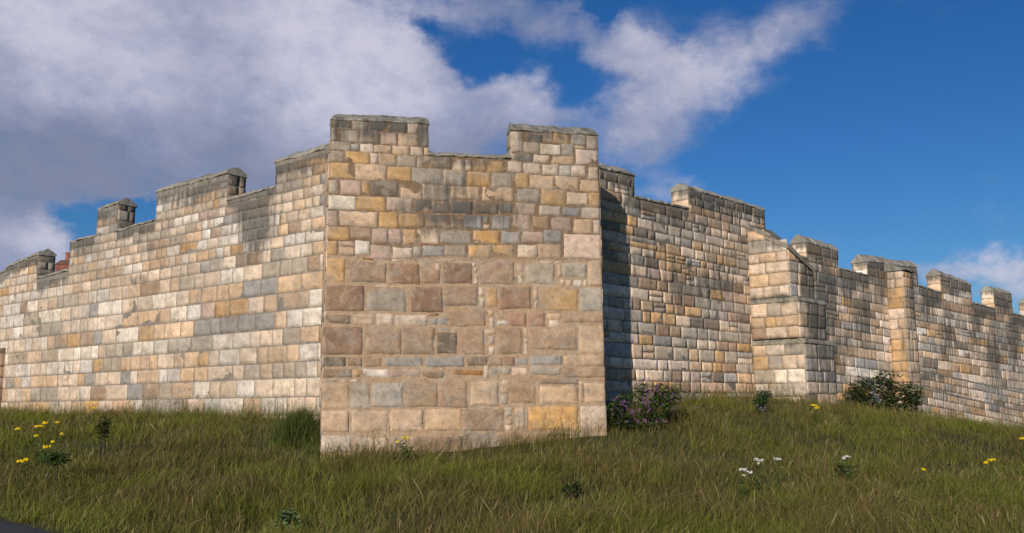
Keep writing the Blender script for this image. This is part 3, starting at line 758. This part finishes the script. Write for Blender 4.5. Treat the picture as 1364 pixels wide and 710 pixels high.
def ground_z(X, Y):
    X = np.asarray(X, float); Y = np.asarray(Y, float); sh = X.shape
    x = X.ravel(); y = Y.ravel(); out = np.empty(len(x))
    for i in range(0, len(x), 20000):
        xx = x[i:i+20000]; yy = y[i:i+20000]
        r2 = (xx[:, None]-ctrl[None, :, 0])**2+(yy[:, None]-ctrl[None, :, 1])**2
        out[i:i+20000] = U_(r2) @ sol[:n] + sol[n]+sol[n+1]*xx+sol[n+2]*yy
    r = np.hypot(x-5, y-20)
    k = smooth01((r-30)/25)
    out = out*(1-k)+0*k
    pd = pathdist(x, y)
    out = out + (fbm(x*.7, y*.7, 3)-.5)*.22*smooth01(pd/1.0+.2)
    return out.reshape(sh)
# path edge: grass lies on the bank side of this line
PE0 = planpt(0, 10.9); PE1 = planpt(110, 9.5)
pu = (PE1-PE0)/np.linalg.norm(PE1-PE0); pn = np.array([-pu[1], pu[0]])
if pn[1] < 0: pn = -pn
def pathdist(x, y): return (x-PE0[0])*pn[0]+(y-PE0[1])*pn[1]
gx = np.arange(-45, 60.1, .3); gy = np.arange(-30, 75.1, .3)
GX, GY = np.meshgrid(gx, gy)
GZ = ground_z(GX, GY)
mb = MB(); mb.grid(np.stack([GX, GY, GZ], -1), (.04, .04, .02))
# apron to the horizon
R = 4000
for q in ([(-R, -R), (R, -R), (60, -30), (-45, -30)], [(R, -R), (R, R), (60, 75), (60, -30)], [(R, R), (-R, R), (-45, 75), (60, 75)], [(-R, R), (-R, -R), (-45, -30), (-45, 75)]):
    z = float(GZ[0, 0])*0
    mb.raw([(a, b, -.15 if abs(a) > 100 else -.0) for a, b in q], [(0, 1, 2, 3)], (.04, .04, .02))
g = mb.build('ground', M_SOIL); g['kind'] = 'structure'
# asphalt path, a sheet draped 4+ mm over the ground
mb = MB()
A = np.arange(-14, 26, .25); W = np.arange(-6.2, 0.02, .2)
AA, WW = np.meshgrid(A, W)
edge = (fbm(AA*1.3, AA*0+2, 3)-.5)*.18*(WW > -.1)
PX = PE0[0]+pu[0]*AA+pn[0]*(WW+edge); PY = PE0[1]+pu[1]*AA+pn[1]*(WW+edge)
mb.grid(np.stack([PX, PY, ground_z(PX, PY)+.022], -1), (.05, .05, .05))
p = mb.build('path', M_PATH); p['kind'] = 'structure'

# ------------------------------------------------------------------ plan line of the wall fronts (nothing grows behind it)
front = [PL_L.pt(chL[0][0]-20, 0)[:2], PL_L.pt(PL_L.hit(432, 540)[0], 0)[:2], PL_T.pt(sl(1), 0)[:2], PL_T.pt(sr(1), 0)[:2], PL_1.pt(PL_1.hit(806, 520)[0], 0)[:2], PL_1.pt(s_b, 0)[:2],
         PL_1.pt(s_b, 0, reach(1072, 480))[:2], PL_1.pt(s_b+1.75, 0, reach(1072, 480))[:2], PL_2.pt(PL_2.hit(1100, 540)[0], 0)[:2], PL_2.pt(PL_2.hit(1208, 540)[0], 0, .3)[:2], PL_2.pt(60, 0, .3)[:2]]
front = np.array(front)
def limitY(t):
    """depth of the wall face along the direction X = t*Y"""
    lim = np.full(t.shape, 60.0)
    for a, b in zip(front[:-1], front[1:]):
        d = b-a; den = d[0]-t*d[1]
        den = np.where(np.abs(den) < 1e-9, 1e-9, den)
        k = (t*a[1]-a[0])/den
        y = a[1]+k*d[1]
        lim = np.where((k >= -1e-6) & (k <= 1+1e-6) & (y > 0), np.minimum(lim, y), lim)
    return lim

# ------------------------------------------------------------------ GRASS
def blades(n, hrange, wrange, colors, tmin=-.72, tmax=.72, y0=5.5, y1=40, lean=(.25, .1), pw=.4, seg=3, headlen=None, seed=1, patch=True, near=None):
    rs = np.random.default_rng(seed)
    t = rs.uniform(tmin, tmax, n); a = pw
    Y = (y0**a+(y1**a-y0**a)*rs.random(n))**(1/a)
    X = t*Y
    ok = (Y < limitY(t)-.03) & (pathdist(X, Y) > .02+.1*(fbm(X*3, Y*3, 2)-.5))
    if near: ok &= rs.random(n) < np.exp(-((limitY(t)-Y)/near))*fbm(X*1.7, Y*1.7, 3)*1.3
    X = X[ok]; Y = Y[ok]; n = len(X)
    if patch:
        dens = fbm(X*1.1+7, Y*1.1, 3)
        ok = rs.random(n) < np.clip((dens-.2)*2.2, .25, 1); X = X[ok]; Y = Y[ok]; n = len(X)
    Z = ground_z(X, Y)-.02
    H = rs.uniform(*hrange, n)*(.35+1.35*fbm(X*1.1+3, Y*1.1+9, 3)+.7*smooth01(1-(limitY(X/Y)-Y)/.6))
    pd = pathdist(X, Y); H *= .45+.55*smooth01(pd/.8)
    Wd = rs.uniform(*wrange, n)*(.8+Y/28)
    az = rs.uniform(0, 2*math.pi, n)
    # bending: wind pushes to the right on the left bank, mixed elsewhere
    wind = lean[0]*(fbm(X*.6, Y*.6, 3)*3.6-1.1)*np.where(X < 2, 1.0, .6)
    bx_ = wind + rs.normal(0, lean[1]*3.6, n); by_ = rs.normal(0, lean[1]*3.0, n)
    L = seg+1
    k = np.linspace(0, 1, L)[None, :]
    px = X[:, None]+(bx_*H)[:, None]*k**1.8; py = Y[:, None]+(by_*H)[:, None]*k**1.8
    droop = 1-.5*np.clip(bx_**2+by_**2, 0, 1)[:, None]*k
    pz = Z[:, None]+H[:, None]*k*droop
    if headlen is None:
        wk = np.array([1, .95, .7, .12])[:L] if L == 4 else np.linspace(1, .1, L)
    else:
        wk = headlen
    wx = (np.cos(az)*Wd)[:, None]*wk/2; wy = (np.sin(az)*Wd)[:, None]*wk/2
    V = np.empty((n, L, 2, 3))
    V[:, :, 0] = np.stack([px-wx, py-wy, pz], -1); V[:, :, 1] = np.stack([px+wx, py+wy, pz], -1)
    cols = np.array([c[:3] for c in colors]); pr = np.array([c[3] for c in colors], float)
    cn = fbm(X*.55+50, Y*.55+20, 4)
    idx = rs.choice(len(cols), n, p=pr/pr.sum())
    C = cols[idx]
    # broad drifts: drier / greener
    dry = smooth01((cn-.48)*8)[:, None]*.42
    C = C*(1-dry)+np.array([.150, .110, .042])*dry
    gr = smooth01((fbm(X*.9-30, Y*.9+3, 3)-.5)*7)[:, None]*.65
    C = C*(1-gr)+np.array([.165, .185, .026])*gr
    C = C*rs.uniform(.6, 1.4, (n, 1))*(.72+.56*fbm(X*1.9, Y*1.9+40, 3))[:, None]
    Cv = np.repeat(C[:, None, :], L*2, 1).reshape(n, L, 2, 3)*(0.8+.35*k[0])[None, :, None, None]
    base = (np.arange(n)*L*2)[:, None]
    f = np.array([[2*j, 2*j+1, 2*j+3, 2*j+2] for j in range(L-1)])
    F = (base[:, :, None]+f[None]).reshape(-1, 4)
    return V.reshape(-1, 3), F, Cv.reshape(-1, 3)
mb = MB()
gcols = [(.160, .155, .030, 5), (.120, .132, .026, 4), (.205, .188, .046, 3), (.19, .145, .05, 1.6), (.12, .07, .032, 1.4)]
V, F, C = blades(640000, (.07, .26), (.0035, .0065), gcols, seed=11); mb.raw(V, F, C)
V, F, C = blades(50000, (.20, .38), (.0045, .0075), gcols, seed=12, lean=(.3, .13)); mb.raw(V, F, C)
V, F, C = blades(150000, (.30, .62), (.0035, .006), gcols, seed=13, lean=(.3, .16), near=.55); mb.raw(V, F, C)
grass = mb.build('meadow_grass', M_GRASS); grass['kind'] = 'stuff'; grass['label'] = 'long unmown olive green grass covering the bank below the walls'; grass['category'] = 'grass'
mb = MB()
scol = [(.26, .20, .09, 4), (.21, .14, .07, 4), (.17, .095, .06, 3), (.34, .27, .14, 1)]
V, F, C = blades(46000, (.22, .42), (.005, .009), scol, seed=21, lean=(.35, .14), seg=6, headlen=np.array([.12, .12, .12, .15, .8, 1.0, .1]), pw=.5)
mb.raw(V, F, C)
sh = mb.build('grass_seed_heads', M_GRASS); sh['kind'] = 'stuff'; sh['label'] = 'dry straw coloured seed heads standing among the long grass'; sh['category'] = 'grass'

# ------------------------------------------------------------------ plants
def spot(x, y, h):
    """plan point on the bank whose height-h point shows at (x, y)"""
    d = ray(x, y); best = None
    t = np.linspace(6, 45, 1600)/d[1]
    P = CAM[None]+d[None]*t[:, None]
    gz = ground_z(P[:, 0], P[:, 1])
    diff = P[:, 2]-gz-h
    lim = limitY(P[:, 0]/P[:, 1])
    i = np.where((diff[:-1] > 0) & (diff[1:] <= 0))[0]
    j = i[0] if len(i) else int(np.argmin(np.abs(diff)))
    k = np.where(P[:, 1] > lim-.25)[0]
    if len(k): j = min(j, k[0])
    return np.array([P[j, 0], P[j, 1], gz[j]])

def leafset(mb, centers, size, rs, cols, updir=.4, aspect=.45, droop=.25):
    n = len(centers)
    size = rs.uniform(size*.6, size*1.35, n)
    az = rs.uniform(0, 2*math.pi, n); el = rs.uniform(-.5, 1.1, n)*updir*2
    d = np.stack([np.cos(az)*np.cos(el), np.sin(az)*np.cos(el), np.sin(el)], -1)
    sd = np.stack([-np.sin(az), np.cos(az), rs.uniform(-.5, .5, n)], -1); sd /= np.linalg.norm(sd, axis=1, keepdims=True)
    nrm = np.cross(d, sd)
    V = np.empty((n, 3, 3, 3))
    for i, (u, w) in enumerate(((0, .12), (.5, 1.0), (1, .08))):
        for j, s in enumerate((-1, 0, 1)):
            V[:, i, j] = centers + d*(u*size)[:, None] + sd*(s*w*size*aspect)[:, None]*.5 + nrm*((.12*abs(s)-droop*u*u)*size)[:, None]
    c = np.array(cols)[rs.integers(0, len(cols), n)]*rs.uniform(.7, 2.4, (n, 1))
    C = np.repeat(c[:, None], 9, 1)
    f = np.array([(0, 1, 4, 3), (1, 2, 5, 4), (3, 4, 7, 6), (4, 5, 8, 7)])
    F = ((np.arange(n)*9)[:, None, None]+f[None]).reshape(-1, 4)
    mb.raw(V.reshape(-1, 3), F, C.reshape(-1, 3))
def stem(mb, pts, r, col, ns=5):
    pts = np.array(pts, float); th = np.linspace(0, 2*math.pi, ns+1)
    rr = np.linspace(r, r*.45, len(pts))
    P = np.array([[(p[0]+q*math.cos(t), p[1]+q*math.sin(t), p[2]) for t in th] for p, q in zip(pts, rr)])
    mb.grid(P, col)
def petals(mb, c, r, col, npet=5, rs=RNG, cup=.25, face=None):
    """one small open flower"""
    nrm = np.array([rs.normal(0, .45), -1+rs.normal(0, .4), .5+rs.normal(0, .4)]) if face is None else np.array(face, float)
    nrm /= np.linalg.norm(nrm); a = np.cross(nrm, [0, .2, 1]); a /= np.linalg.norm(a); b = np.cross(nrm, a)
    ph = rs.uniform(0, 6)
    for k in range(npet):
        t = ph+2*math.pi*k/npet; d = a*math.cos(t)+b*math.sin(t); s = -a*math.sin(t)+b*math.cos(t)
        w = r*math.pi/npet*.9
        mb.raw([c, c+d*r*.7+s*w+nrm*r*cup, c+d*r+nrm*r*cup*1.2, c+d*r*.7-s*w+nrm*r*cup], [(0, 1, 2, 3)], np.array(col)*rs.uniform(.8, 1.2))

GREENS = [(.075, .12, .025), (.06, .10, .022), (.09, .13, .035)]
def umbel_plant(name, label, cat, heads, h, col, group, r=.05, n=16, seed=0, leafcol=GREENS):
    rs = np.random.default_rng(seed)
    pts = [spot(x, y, h) for x, y, _ in heads]
    base = pts[0].copy()
    t = thing(name, label, cat, tuple(float(v) for v in base), group)
    sm = MB(); lf = MB()
    for (x, y, sc), p in zip(heads, pts):
        d = ray(x, y); top = CAM+d*(base[1]/d[1])
        mid = base*.35+top*.65; mid[:2] = base[:2]*.5+top[:2]*.5
        stem(sm, [base, base*.6+top*.4+np.array([.01, 0, .03]), mid*.3+top*.7, top-np.array([0, 0, .02])], .005, (.06, .08, .025))
        fl = MB()
        for k in range(int(n*sc)):
            o = np.array([rs.uniform(-r, r)*sc, rs.uniform(-r, r)*.7*sc, rs.uniform(-r, r)*.35])
            petals(fl, top+o, .016 if col[2] < .2 else .012, col, 7, rs, .1, face=(rs.normal(0, .3), -1.0, .8))
            if k % 3 == 0: stem(sm, [top-np.array([0, 0, .07]), top+o], .002, (.06, .08, .025), 3)
        fl.build('flower_head', M_PETAL, t, base)
        c = base[None]+(top-base)[None]*rs.uniform(.1, .85, (14, 1))+rs.normal(0, .025, (14, 3))
        leafset(lf, c, .055, rs, leafcol, aspect=.5)
    sm.build('stem', M_LEAF, t, base); lf.build('foliage', M_LEAF, t, base)
    return t
YEL = (.85, .62, .02); WHT = (.72, .70, .66)
gr = 'yellow ragwort plants in the grass'
rag = [('tall yellow ragwort with four flower heads in the grass at the left edge', [(52, 568, 2.0), (48, 580, .8), (60, 563, 1), (77, 563, .8), (82, 578, .6)], .62),
       ('small ragwort with a single flat yellow head, leftmost of the ragworts', [(24, 571, .9)], .6),
       ('yellow ragwort stem leaning just below the tallest ragwort', [(63, 595, 1.2), (70, 588, .6)], .6),
       ('low yellow ragwort nearest the path at the far left', [(27, 614, 1.2), (35, 612, .5)], .55),
       ('lone yellow ragwort close against the foot of the left wall', [(126, 543, .9)], .5),
       ('yellow ragwort growing against the foot of the corner tower', [(541, 583, 1.2), (529, 588, .5)], .5),
       ('bright yellow ragwort on the bank at lower right', [(1320, 613, 1.4), (1313, 616, .6)], .5),
       ('yellow ragwort beside the foot of the buttress', [(1084, 540, 1.6), (1088, 543, 1.0)], .5),
       ('small yellow ragwort at the right edge below the wall', [(1361, 584, 1.2)], .45),
       ('faint yellow ragwort low on the bank left of the bright one', [(1230, 625, .6)], .35)]
for i, (lb, hd, h) in enumerate(rag): umbel_plant('ragwort', lb, 'wildflower', hd, h, YEL, gr, r=.038, n=13, seed=50+i)
gw = 'white yarrow plants in the grass'
yar = [('white yarrow with a broad slanting flower head on the right bank', [(989, 625, 1.3), (998, 629, 1.0), (990, 633, .5)], .5),
       ('white yarrow with three small heads just above the broad one', [(1006, 612, .8), (1014, 613, .9), (1010, 617, .5)], .5),
       ('slim white yarrow right of the three headed one', [(1033, 611, .7), (1039, 612, .8)], .5),
       ('white yarrow standing apart over a dark weed on the right bank', [(1128, 608, 1.3), (1124, 610, .6)], .5)]
for i, (lb, hd, h) in enumerate(yar): umbel_plant('yarrow', lb, 'wildflower', hd, h, WHT, gw, r=.035, n=11, seed=80+i)

def bush(name, label, cat, blobs, Y, leafn, leaf, cols, group=None, flowers=None, seed=0, stems=14, stemcol=(.07, .06, .03)):
    """blobs: (x, y, rx, ry, share) in photo pixels at depth Y"""
    rs = np.random.default_rng(seed)
    sc = Y/FPX
    cx = sum(b[0]*b[4] for b in blobs)/sum(b[4] for b in blobs)
    X0 = pxw(cx, 540, Y)[0]; g0 = float(ground_z(np.array([X0]), np.array([Y]))[0])
    base = np.array([X0, Y, g0])
    t = thing(name, label, cat, tuple(float(v) for v in base), group)
    lf = MB(); sm = MB(); tot = sum(b[4] for b in blobs)
    allc = []
    for (x, y, rx, ry, sh) in blobs:
        n = int(leafn*sh/tot); c0 = pxw(x, y, Y)
        v = rs.normal(0, 1, (n, 3)); v /= np.linalg.norm(v, axis=1, keepdims=True)
        rad = rs.random((n, 1))**.45
        P = c0+v*rad*np.array([rx*sc, min(rx, ry)*sc*.9, ry*sc])
        P = P[fbm(P[:, 0]*5+seed, P[:, 2]*5, 3)+.16*(rad[:, 0] < .6) > .49]
        allc.append(P)
        for k in range(max(2, int(stems*sh/tot))):
            q = P[rs.integers(len(P))]
            st = base+np.array([(q[0]-base[0])*.75, rs.normal(0, .1), 0]); st[2] = float(ground_z(np.array([st[0]]), np.array([st[1]]))[0])
            stem(sm, [st, st*.5+q*.5+rs.normal(0, .02, 3), q], .006, stemcol, 4)
    P = np.concatenate(allc)
    leafset(lf, P, leaf, rs, cols, aspect=.75)
    sm.build('stem', M_LEAF, t, base); lf.build('foliage', M_LEAF, t, base)
    if flowers:
        n, r, fc, bl = flowers
        for (x, y, rx, ry, sh) in bl:
            for k in range(int(n*sh)):
                c = pxw(x+rs.normal(0, rx*.55), y+rs.normal(0, ry*.55), Y)
                c[1] -= rs.uniform(.12, .34)
                fl = MB()
                for j in range(4): petals(fl, c+rs.uniform(-r, r, 3)*1.2, r, fc[rs.integers(len(fc))], 5, rs)
                fl.build('flower', M_PETAL, t, base)
    return t
MAL = [(.22, .09, .24), (.28, .10, .24), (.16, .08, .25), (.30, .14, .22)]
bush('mallow_bush', 'purple flowered mallow bush in the corner beside the tower', 'bush', [(820, 545, 34, 26, 3), (862, 535, 36, 26, 3), (893, 530, 26, 20, 1.6), (800, 556, 20, 14, .8), (850, 560, 40, 14, 1)], 17.5, 4200, .055,
     [(.055, .085, .022), (.07, .11, .03), (.04, .06, .02)], None, (22, .014, MAL, [(826, 540, 26, 16, 1), (868, 518, 20, 9, .6), (862, 540, 30, 14, 1), (895, 530, 20, 10, .4), (850, 558, 30, 6, .5), (804, 520, 5, 14, .12)]), seed=5)
bush('shrub', 'dark scrubby shrub against the foot of the far right wall', 'bush', [(1150, 527, 26, 24, 2), (1182, 520, 26, 26, 2.4), (1212, 535, 20, 26, 1.8), (1180, 545, 46, 16, 1.6)], 27.2, 6500, .085,
     [(.04, .07, .02), (.06, .09, .025), (.07, .06, .03)], None, (2, .02, [(.16, .10, .22)], [(1154, 509, 3, 9, 3)]), seed=6, stems=30, stemcol=(.10, .055, .04))
def grass_clump(name, label, cat, x, y, Y, wpx, h, nb, cols, seed):
    rs = np.random.default_rng(seed); c = pxw(x, y, Y); w = wpx*Y/FPX
    X = c[0]+rs.normal(0, w*.42, nb); YY = Y+rs.normal(0, w*.3, nb)
    YY = np.minimum(YY, limitY(X/YY)-.05); Z = ground_z(X, YY)-.03
    base = np.array([c[0], Y, float(ground_z(np.array([c[0]]), np.array([Y]))[0])])
    H = h*rs.uniform(.45, 1.1, nb)*np.exp(-((X-c[0])/w)**2*.8); az = rs.uniform(0, 6.28, nb); le = rs.normal(.05, .22, (nb, 2))
    Wd = rs.uniform(.006, .012, nb); k = np.linspace(0, 1, 5)[None]; wk = np.array([.8, 1, .85, .55, .08])
    px = X[:, None]+le[:, :1]*H[:, None]*k**1.8; py = YY[:, None]+le[:, 1:]*H[:, None]*k**1.8; pz = Z[:, None]+H[:, None]*k
    wx = (np.cos(az)*Wd)[:, None]*wk/2; wy = (np.sin(az)*Wd)[:, None]*wk/2
    V = np.stack([np.stack([px-wx, py-wy, pz], -1), np.stack([px+wx, py+wy, pz], -1)], 2)
    f = np.array([[2*j, 2*j+1, 2*j+3, 2*j+2] for j in range(4)])
    F = ((np.arange(nb)*10)[:, None, None]+f[None]).reshape(-1, 4)
    C = np.array(cols)[rs.integers(0, len(cols), nb)]*rs.uniform(.6, 1.5, (nb, 1))
    mb = MB(); mb.raw(V.reshape(-1, 3), F, np.repeat(C[:, None], 10, 1).reshape(-1, 3))
    o = mb.build(name, M_GRASS, None, base); o['label'] = label; o['category'] = cat
grass_clump('grass_clump', 'tall dark green grass clump in the nook left of the tower', 'grass clump', 398, 560, 17.0, 36, .72, 2400, [(.055, .085, .020), (.08, .105, .024), (.12, .12, .035)], 7)
bush('thistle_clump', 'bluish green thistle clump on the bank left of the buttress foot', 'weed', [(1020, 533, 16, 13, 2), (1012, 545, 12, 9, 1)], 19.8, 800, .06, [(.035, .075, .03), (.05, .09, .04)], None, (5, .014, [(.22, .17, .30)], [(1012, 543, 8, 5, 1)]), seed=8)
bush('weed_clump', 'green weeds around the yellow flower at the tower foot', 'weed', [(541, 603, 9, 15, 1)], 14.9, 140, .055, [(.04, .08, .02), (.06, .10, .03)], 'leafy weeds in the grass', None, seed=9)
bush('weed_clump', 'dark rounded weed clump in the grass below the tower right corner', 'weed', [(766, 652, 16, 12, 1)], 12.3, 260, .06, [(.03, .045, .014), (.04, .055, .018)], 'leafy weeds in the grass', None, seed=10)
bush('weed_clump', 'dark weed clump under the solitary white yarrow', 'weed', [(1118, 630, 20, 12, 1)], 14.0, 240, .07, [(.04, .06, .02), (.05, .075, .02)], 'leafy weeds in the grass', None, seed=11)
bush('weed_clump', 'pale green thistle low at the bottom of the bank left of centre', 'weed', [(385, 696, 14, 16, 1), (372, 704, 14, 8, .5)], 10.3, 380, .07, [(.07, .12, .05), (.09, .14, .06)], 'leafy weeds in the grass', None, seed=12)
bush('weed_clump', 'dark dock weeds in the grass below the yellow ragworts', 'weed', [(74, 612, 20, 10, 1)], 13.4, 200, .07, [(.05, .085, .02), (.06, .095, .025)], 'leafy weeds in the grass', None, seed=13)
bush('weed_clump', 'dark weeds under the lone ragwort at the left wall', 'weed', [(138, 572, 9, 18, 1)], 15.6, 260, .06, [(.06, .08, .02), (.07, .07, .025)], 'leafy weeds in the grass', None, seed=14)

# ------------------------------------------------------------------ SUN + SKY
c3 = PL_T.pt(sr(zMR1), zMR1+.05)
h = PL_1.hit(834, 284); s3 = PL_1.pt(h[0], h[1])
sd = c3-s3; sd = sd/np.linalg.norm(sd)
elev = math.asin(sd[2]); azi = math.atan2(sd[0], sd[1])
print('sun elevation', math.degrees(elev), 'azimuth', math.degrees(azi))
sun = bpy.data.lights.new('sun', 'SUN'); so = bpy.data.objects.new('sun', sun); COL.objects.link(so)
sun.energy = 4.2; sun.angle = math.radians(.53); sun.color = (1.0, .915, .80)
so.rotation_euler = Vector(sd).to_track_quat('Z', 'Y').to_euler(); so.location = (0, -5, 12)

w = bpy.data.worlds.new('World'); scene.world = w; w.use_nodes = True
nt = w.node_tree; nt.nodes.clear()
out = N(nt, 'ShaderNodeOutputWorld'); bg = N(nt, 'ShaderNodeBackground'); nt.links.new(bg.outputs[0], out.inputs[0])
SKYK = .10
bg.inputs['Strength'].default_value = SKYK
sky = N(nt, 'ShaderNodeTexSky'); sky.sky_type = 'NISHITA'; sky.sun_disc = False
sky.sun_elevation = elev; sky.sun_rotation = azi; sky.altitude = 20; sky.air_density = 1.0; sky.dust_density = .6; sky.ozone_density = 2.2
hs = N(nt, 'ShaderNodeHueSaturation'); hs.inputs['Saturation'].default_value = 1.3; hs.inputs['Value'].default_value = .57
nt.links.new(sky.outputs[0], hs.inputs['Color'])
dirv = N(nt, 'ShaderNodeTexCoord').outputs['Generated']
sep = N(nt, 'ShaderNodeSeparateXYZ'); nt.links.new(dirv, sep.inputs[0])
# azimuth and elevation in degrees
AZ = math_n(nt, 'MULTIPLY', math_n(nt, 'ARCTAN2', sep.outputs[0], sep.outputs[1]), 57.2958)
EL = math_n(nt, 'MULTIPLY', math_n(nt, 'ARCSINE', sep.outputs[2]), 57.2958)
def azel(x, y):
    d = ray(x, y); d = d/np.linalg.norm(d); return math.degrees(math.atan2(d[0], d[1])), math.degrees(math.asin(d[2]))
# domain-warped coordinates for ragged edges
mpw = N(nt, 'ShaderNodeMapping'); mpw.inputs['Scale'].default_value = (1, 1, 1.5); nt.links.new(dirv, mpw.inputs[0])
wn = N(nt, 'ShaderNodeTexNoise', ins={'Scale': 5.0, 'Detail': 7, 'Roughness': .62}); nt.links.new(mpw.outputs[0], wn.inputs['Vector'])
wsep = N(nt, 'ShaderNodeSeparateColor'); nt.links.new(wn.outputs['Color'], wsep.inputs[0])
AZw = math_n(nt, 'ADD', AZ, math_n(nt, 'MULTIPLY', math_n(nt, 'SUBTRACT', wsep.outputs[0], .5), 7))
ELw = math_n(nt, 'ADD', EL, math_n(nt, 'MULTIPLY', math_n(nt, 'SUBTRACT', wsep.outputs[1], .5), 5))
wn2 = N(nt, 'ShaderNodeTexNoise', ins={'Scale': 17.0, 'Detail': 6, 'Roughness': .6}); nt.links.new(mpw.outputs[0], wn2.inputs['Vector'])
ws2 = N(nt, 'ShaderNodeSeparateColor'); nt.links.new(wn2.outputs['Color'], ws2.inputs[0])
AZw = math_n(nt, 'ADD', AZw, math_n(nt, 'MULTIPLY', math_n(nt, 'SUBTRACT', ws2.outputs[0], .5), 5))
ELw = math_n(nt, 'ADD', ELw, math_n(nt, 'MULTIPLY', math_n(nt, 'SUBTRACT', ws2.outputs[1], .5), 4))
def blobsum(lst, A=AZw, E=ELw):
    tot = None
    for (x, y, rx, ry, k) in lst:
        a0, e0 = azel(x, y)
        ka = FPX*math.pi/180
        u = math_n(nt, 'DIVIDE', math_n(nt, 'SUBTRACT', A, a0), rx/ka); v = math_n(nt, 'DIVIDE', math_n(nt, 'SUBTRACT', E, e0), ry/ka)
        q = math_n(nt, 'ADD', math_n(nt, 'MULTIPLY', u, u), math_n(nt, 'MULTIPLY', v, v))
        g_ = math_n(nt, 'MULTIPLY', math_n(nt, 'EXPONENT', math_n(nt, 'MULTIPLY', q, -1)), k)
        tot = g_ if tot is None else math_n(nt, 'ADD', tot, g_)
    return tot
cover = blobsum([(-150, 80, 300, 200, 1.2), (80, 60, 220, 130, 1.3), (300, 90, 200, 140, 1.4), (480, 130, 130, 110, 1.2), (250, 190, 200, 55, .9), (120, 200, 160, 55, .75), (600, 170, 110, 80, .9), (715, 150, 65, 60, .85), (740, 35, 90, 40, .8), (640, 5, 60, 25, .5),
                 (880, 130, 75, 75, .8), (850, 60, 60, 40, .5), (970, 75, 90, 45, .75), (1080, 20, 90, 40, .65), (30, 320, 50, 30, .75), (-40, 300, 80, 40, .6), (875, 250, 60, 18, .38), (1310, 374, 90, 18, .6), (1220, 372, 40, 14, .3), (860, 190, 60, 40, .4),
                 (1500, 380, 160, 30, .8), (-600, 100, 350, 200, 1.0)])
holes = blobsum([(650, 90, 40, 42, 1.0), (770, 100, 40, 26, .5), (575, 45, 34, 20, .7), (120, 290, 75, 30, 1.2), (820, 15, 26, 18, .8), (690, 88, 45, 22, .4), (190, 285, 60, 24, .8), (1130, 90, 60, 60, .4), (760, 135, 30, 20, .3), (900, 30, 25, 14, .3)])
nf = N(nt, 'ShaderNodeTexNoise', ins={'Scale': 9.0, 'Detail': 10, 'Roughness': .62, 'Distortion': .25}); nt.links.new(mpw.outputs[0], nf.inputs['Vector'])
dens = math_n(nt, 'ADD', math_n(nt, 'SUBTRACT', cover, holes), math_n(nt, 'MULTIPLY', math_n(nt, 'SUBTRACT', nf.outputs['Fac'], .5), 1.5))
alpha = ramp(nt, dens, .06, 1.15)
nw = N(nt, 'ShaderNodeTexNoise', ins={'Scale': 24.0, 'Detail': 8, 'Roughness': .65}); nt.links.new(mpw.outputs[0], nw.inputs['Vector'])
alpha = math_n(nt, 'MULTIPLY', alpha, math_n(nt, 'ADD', math_n(nt, 'MULTIPLY', ramp(nt, nw.outputs['Fac'], .3, .6), .20), .75))
# cloud light: bright tops, grey-violet undersides
bright = blobsum([(440, 60, 150, 110, .9), (120, 60, 130, 90, .55), (20, 30, 80, 60, .5), (480, 130, 80, 60, .35), (700, 120, 60, 35, .45), (930, 90, 130, 60, .4), (1330, 375, 90, 30, .7), (40, 330, 50, 25, .7), (540, 150, 60, 60, .3), (900, 250, 80, 20, .5)], AZw, ELw)
shade = blobsum([(230, 215, 210, 55, .3), (620, 210, 110, 50, .12), (60, 220, 100, 40, .4), (700, 60, 50, 25, .1), (250, 70, 60, 60, .15)], AZw, ELw)
nb = N(nt, 'ShaderNodeTexNoise', ins={'Scale': 4.2, 'Detail': 6, 'Roughness': .5}); nt.links.new(mpw.outputs[0], nb.inputs['Vector'])
bl = math_n(nt, 'ADD', math_n(nt, 'SUBTRACT', bright, shade), math_n(nt, 'MULTIPLY', math_n(nt, 'SUBTRACT', nb.outputs['Fac'], .5), 1.2))
bl = math_n(nt, 'ADD', bl, math_n(nt, 'MULTIPLY', math_n(nt, 'SUBTRACT', nf.outputs['Fac'], .5), 1.3))
bf = ramp(nt, bl, -.7, 1.1)
cr = nt.nodes.new('ShaderNodeValToRGB'); nt.links.new(bf, cr.inputs[0])
def cc(r, g, b): v = s2l((r, g, b)); return (float(v[0]), float(v[1]), float(v[2]), 1)
cr.color_ramp.elements[0].position = .08; cr.color_ramp.elements[0].color = cc(130, 138, 163)
cr.color_ramp.elements[1].position = .95; cr.color_ramp.elements[1].color = cc(205, 204, 220)
e = cr.color_ramp.elements.new(.45); e.color = cc(160, 164, 188)
sc_ = N(nt, 'ShaderNodeVectorMath'); sc_.operation = 'SCALE'; sc_.inputs['Scale'].default_value = 1/SKYK
nt.links.new(cr.outputs[0], sc_.inputs[0])
skyc = mixc(nt, 1.0, hs.outputs[0], (.62, .98, 1.42, 1), 'MULTIPLY')
nt.links.new(mixc(nt, alpha, skyc, sc_.outputs[0]), bg.inputs['Color'])

# ------------------------------------------------------------------ render settings
vs = scene.view_settings
vs.view_transform = 'Standard'; vs.look = 'None'; vs.gamma = 1; vs.use_curve_mapping = False; vs.exposure = 0
scene.render.resolution_x = 1024; scene.render.resolution_y = 533
scene.cycles.use_denoising = True
scene.cycles.max_bounces = 6; scene.cycles.diffuse_bounces = 3; scene.cycles.transmission_bounces = 3
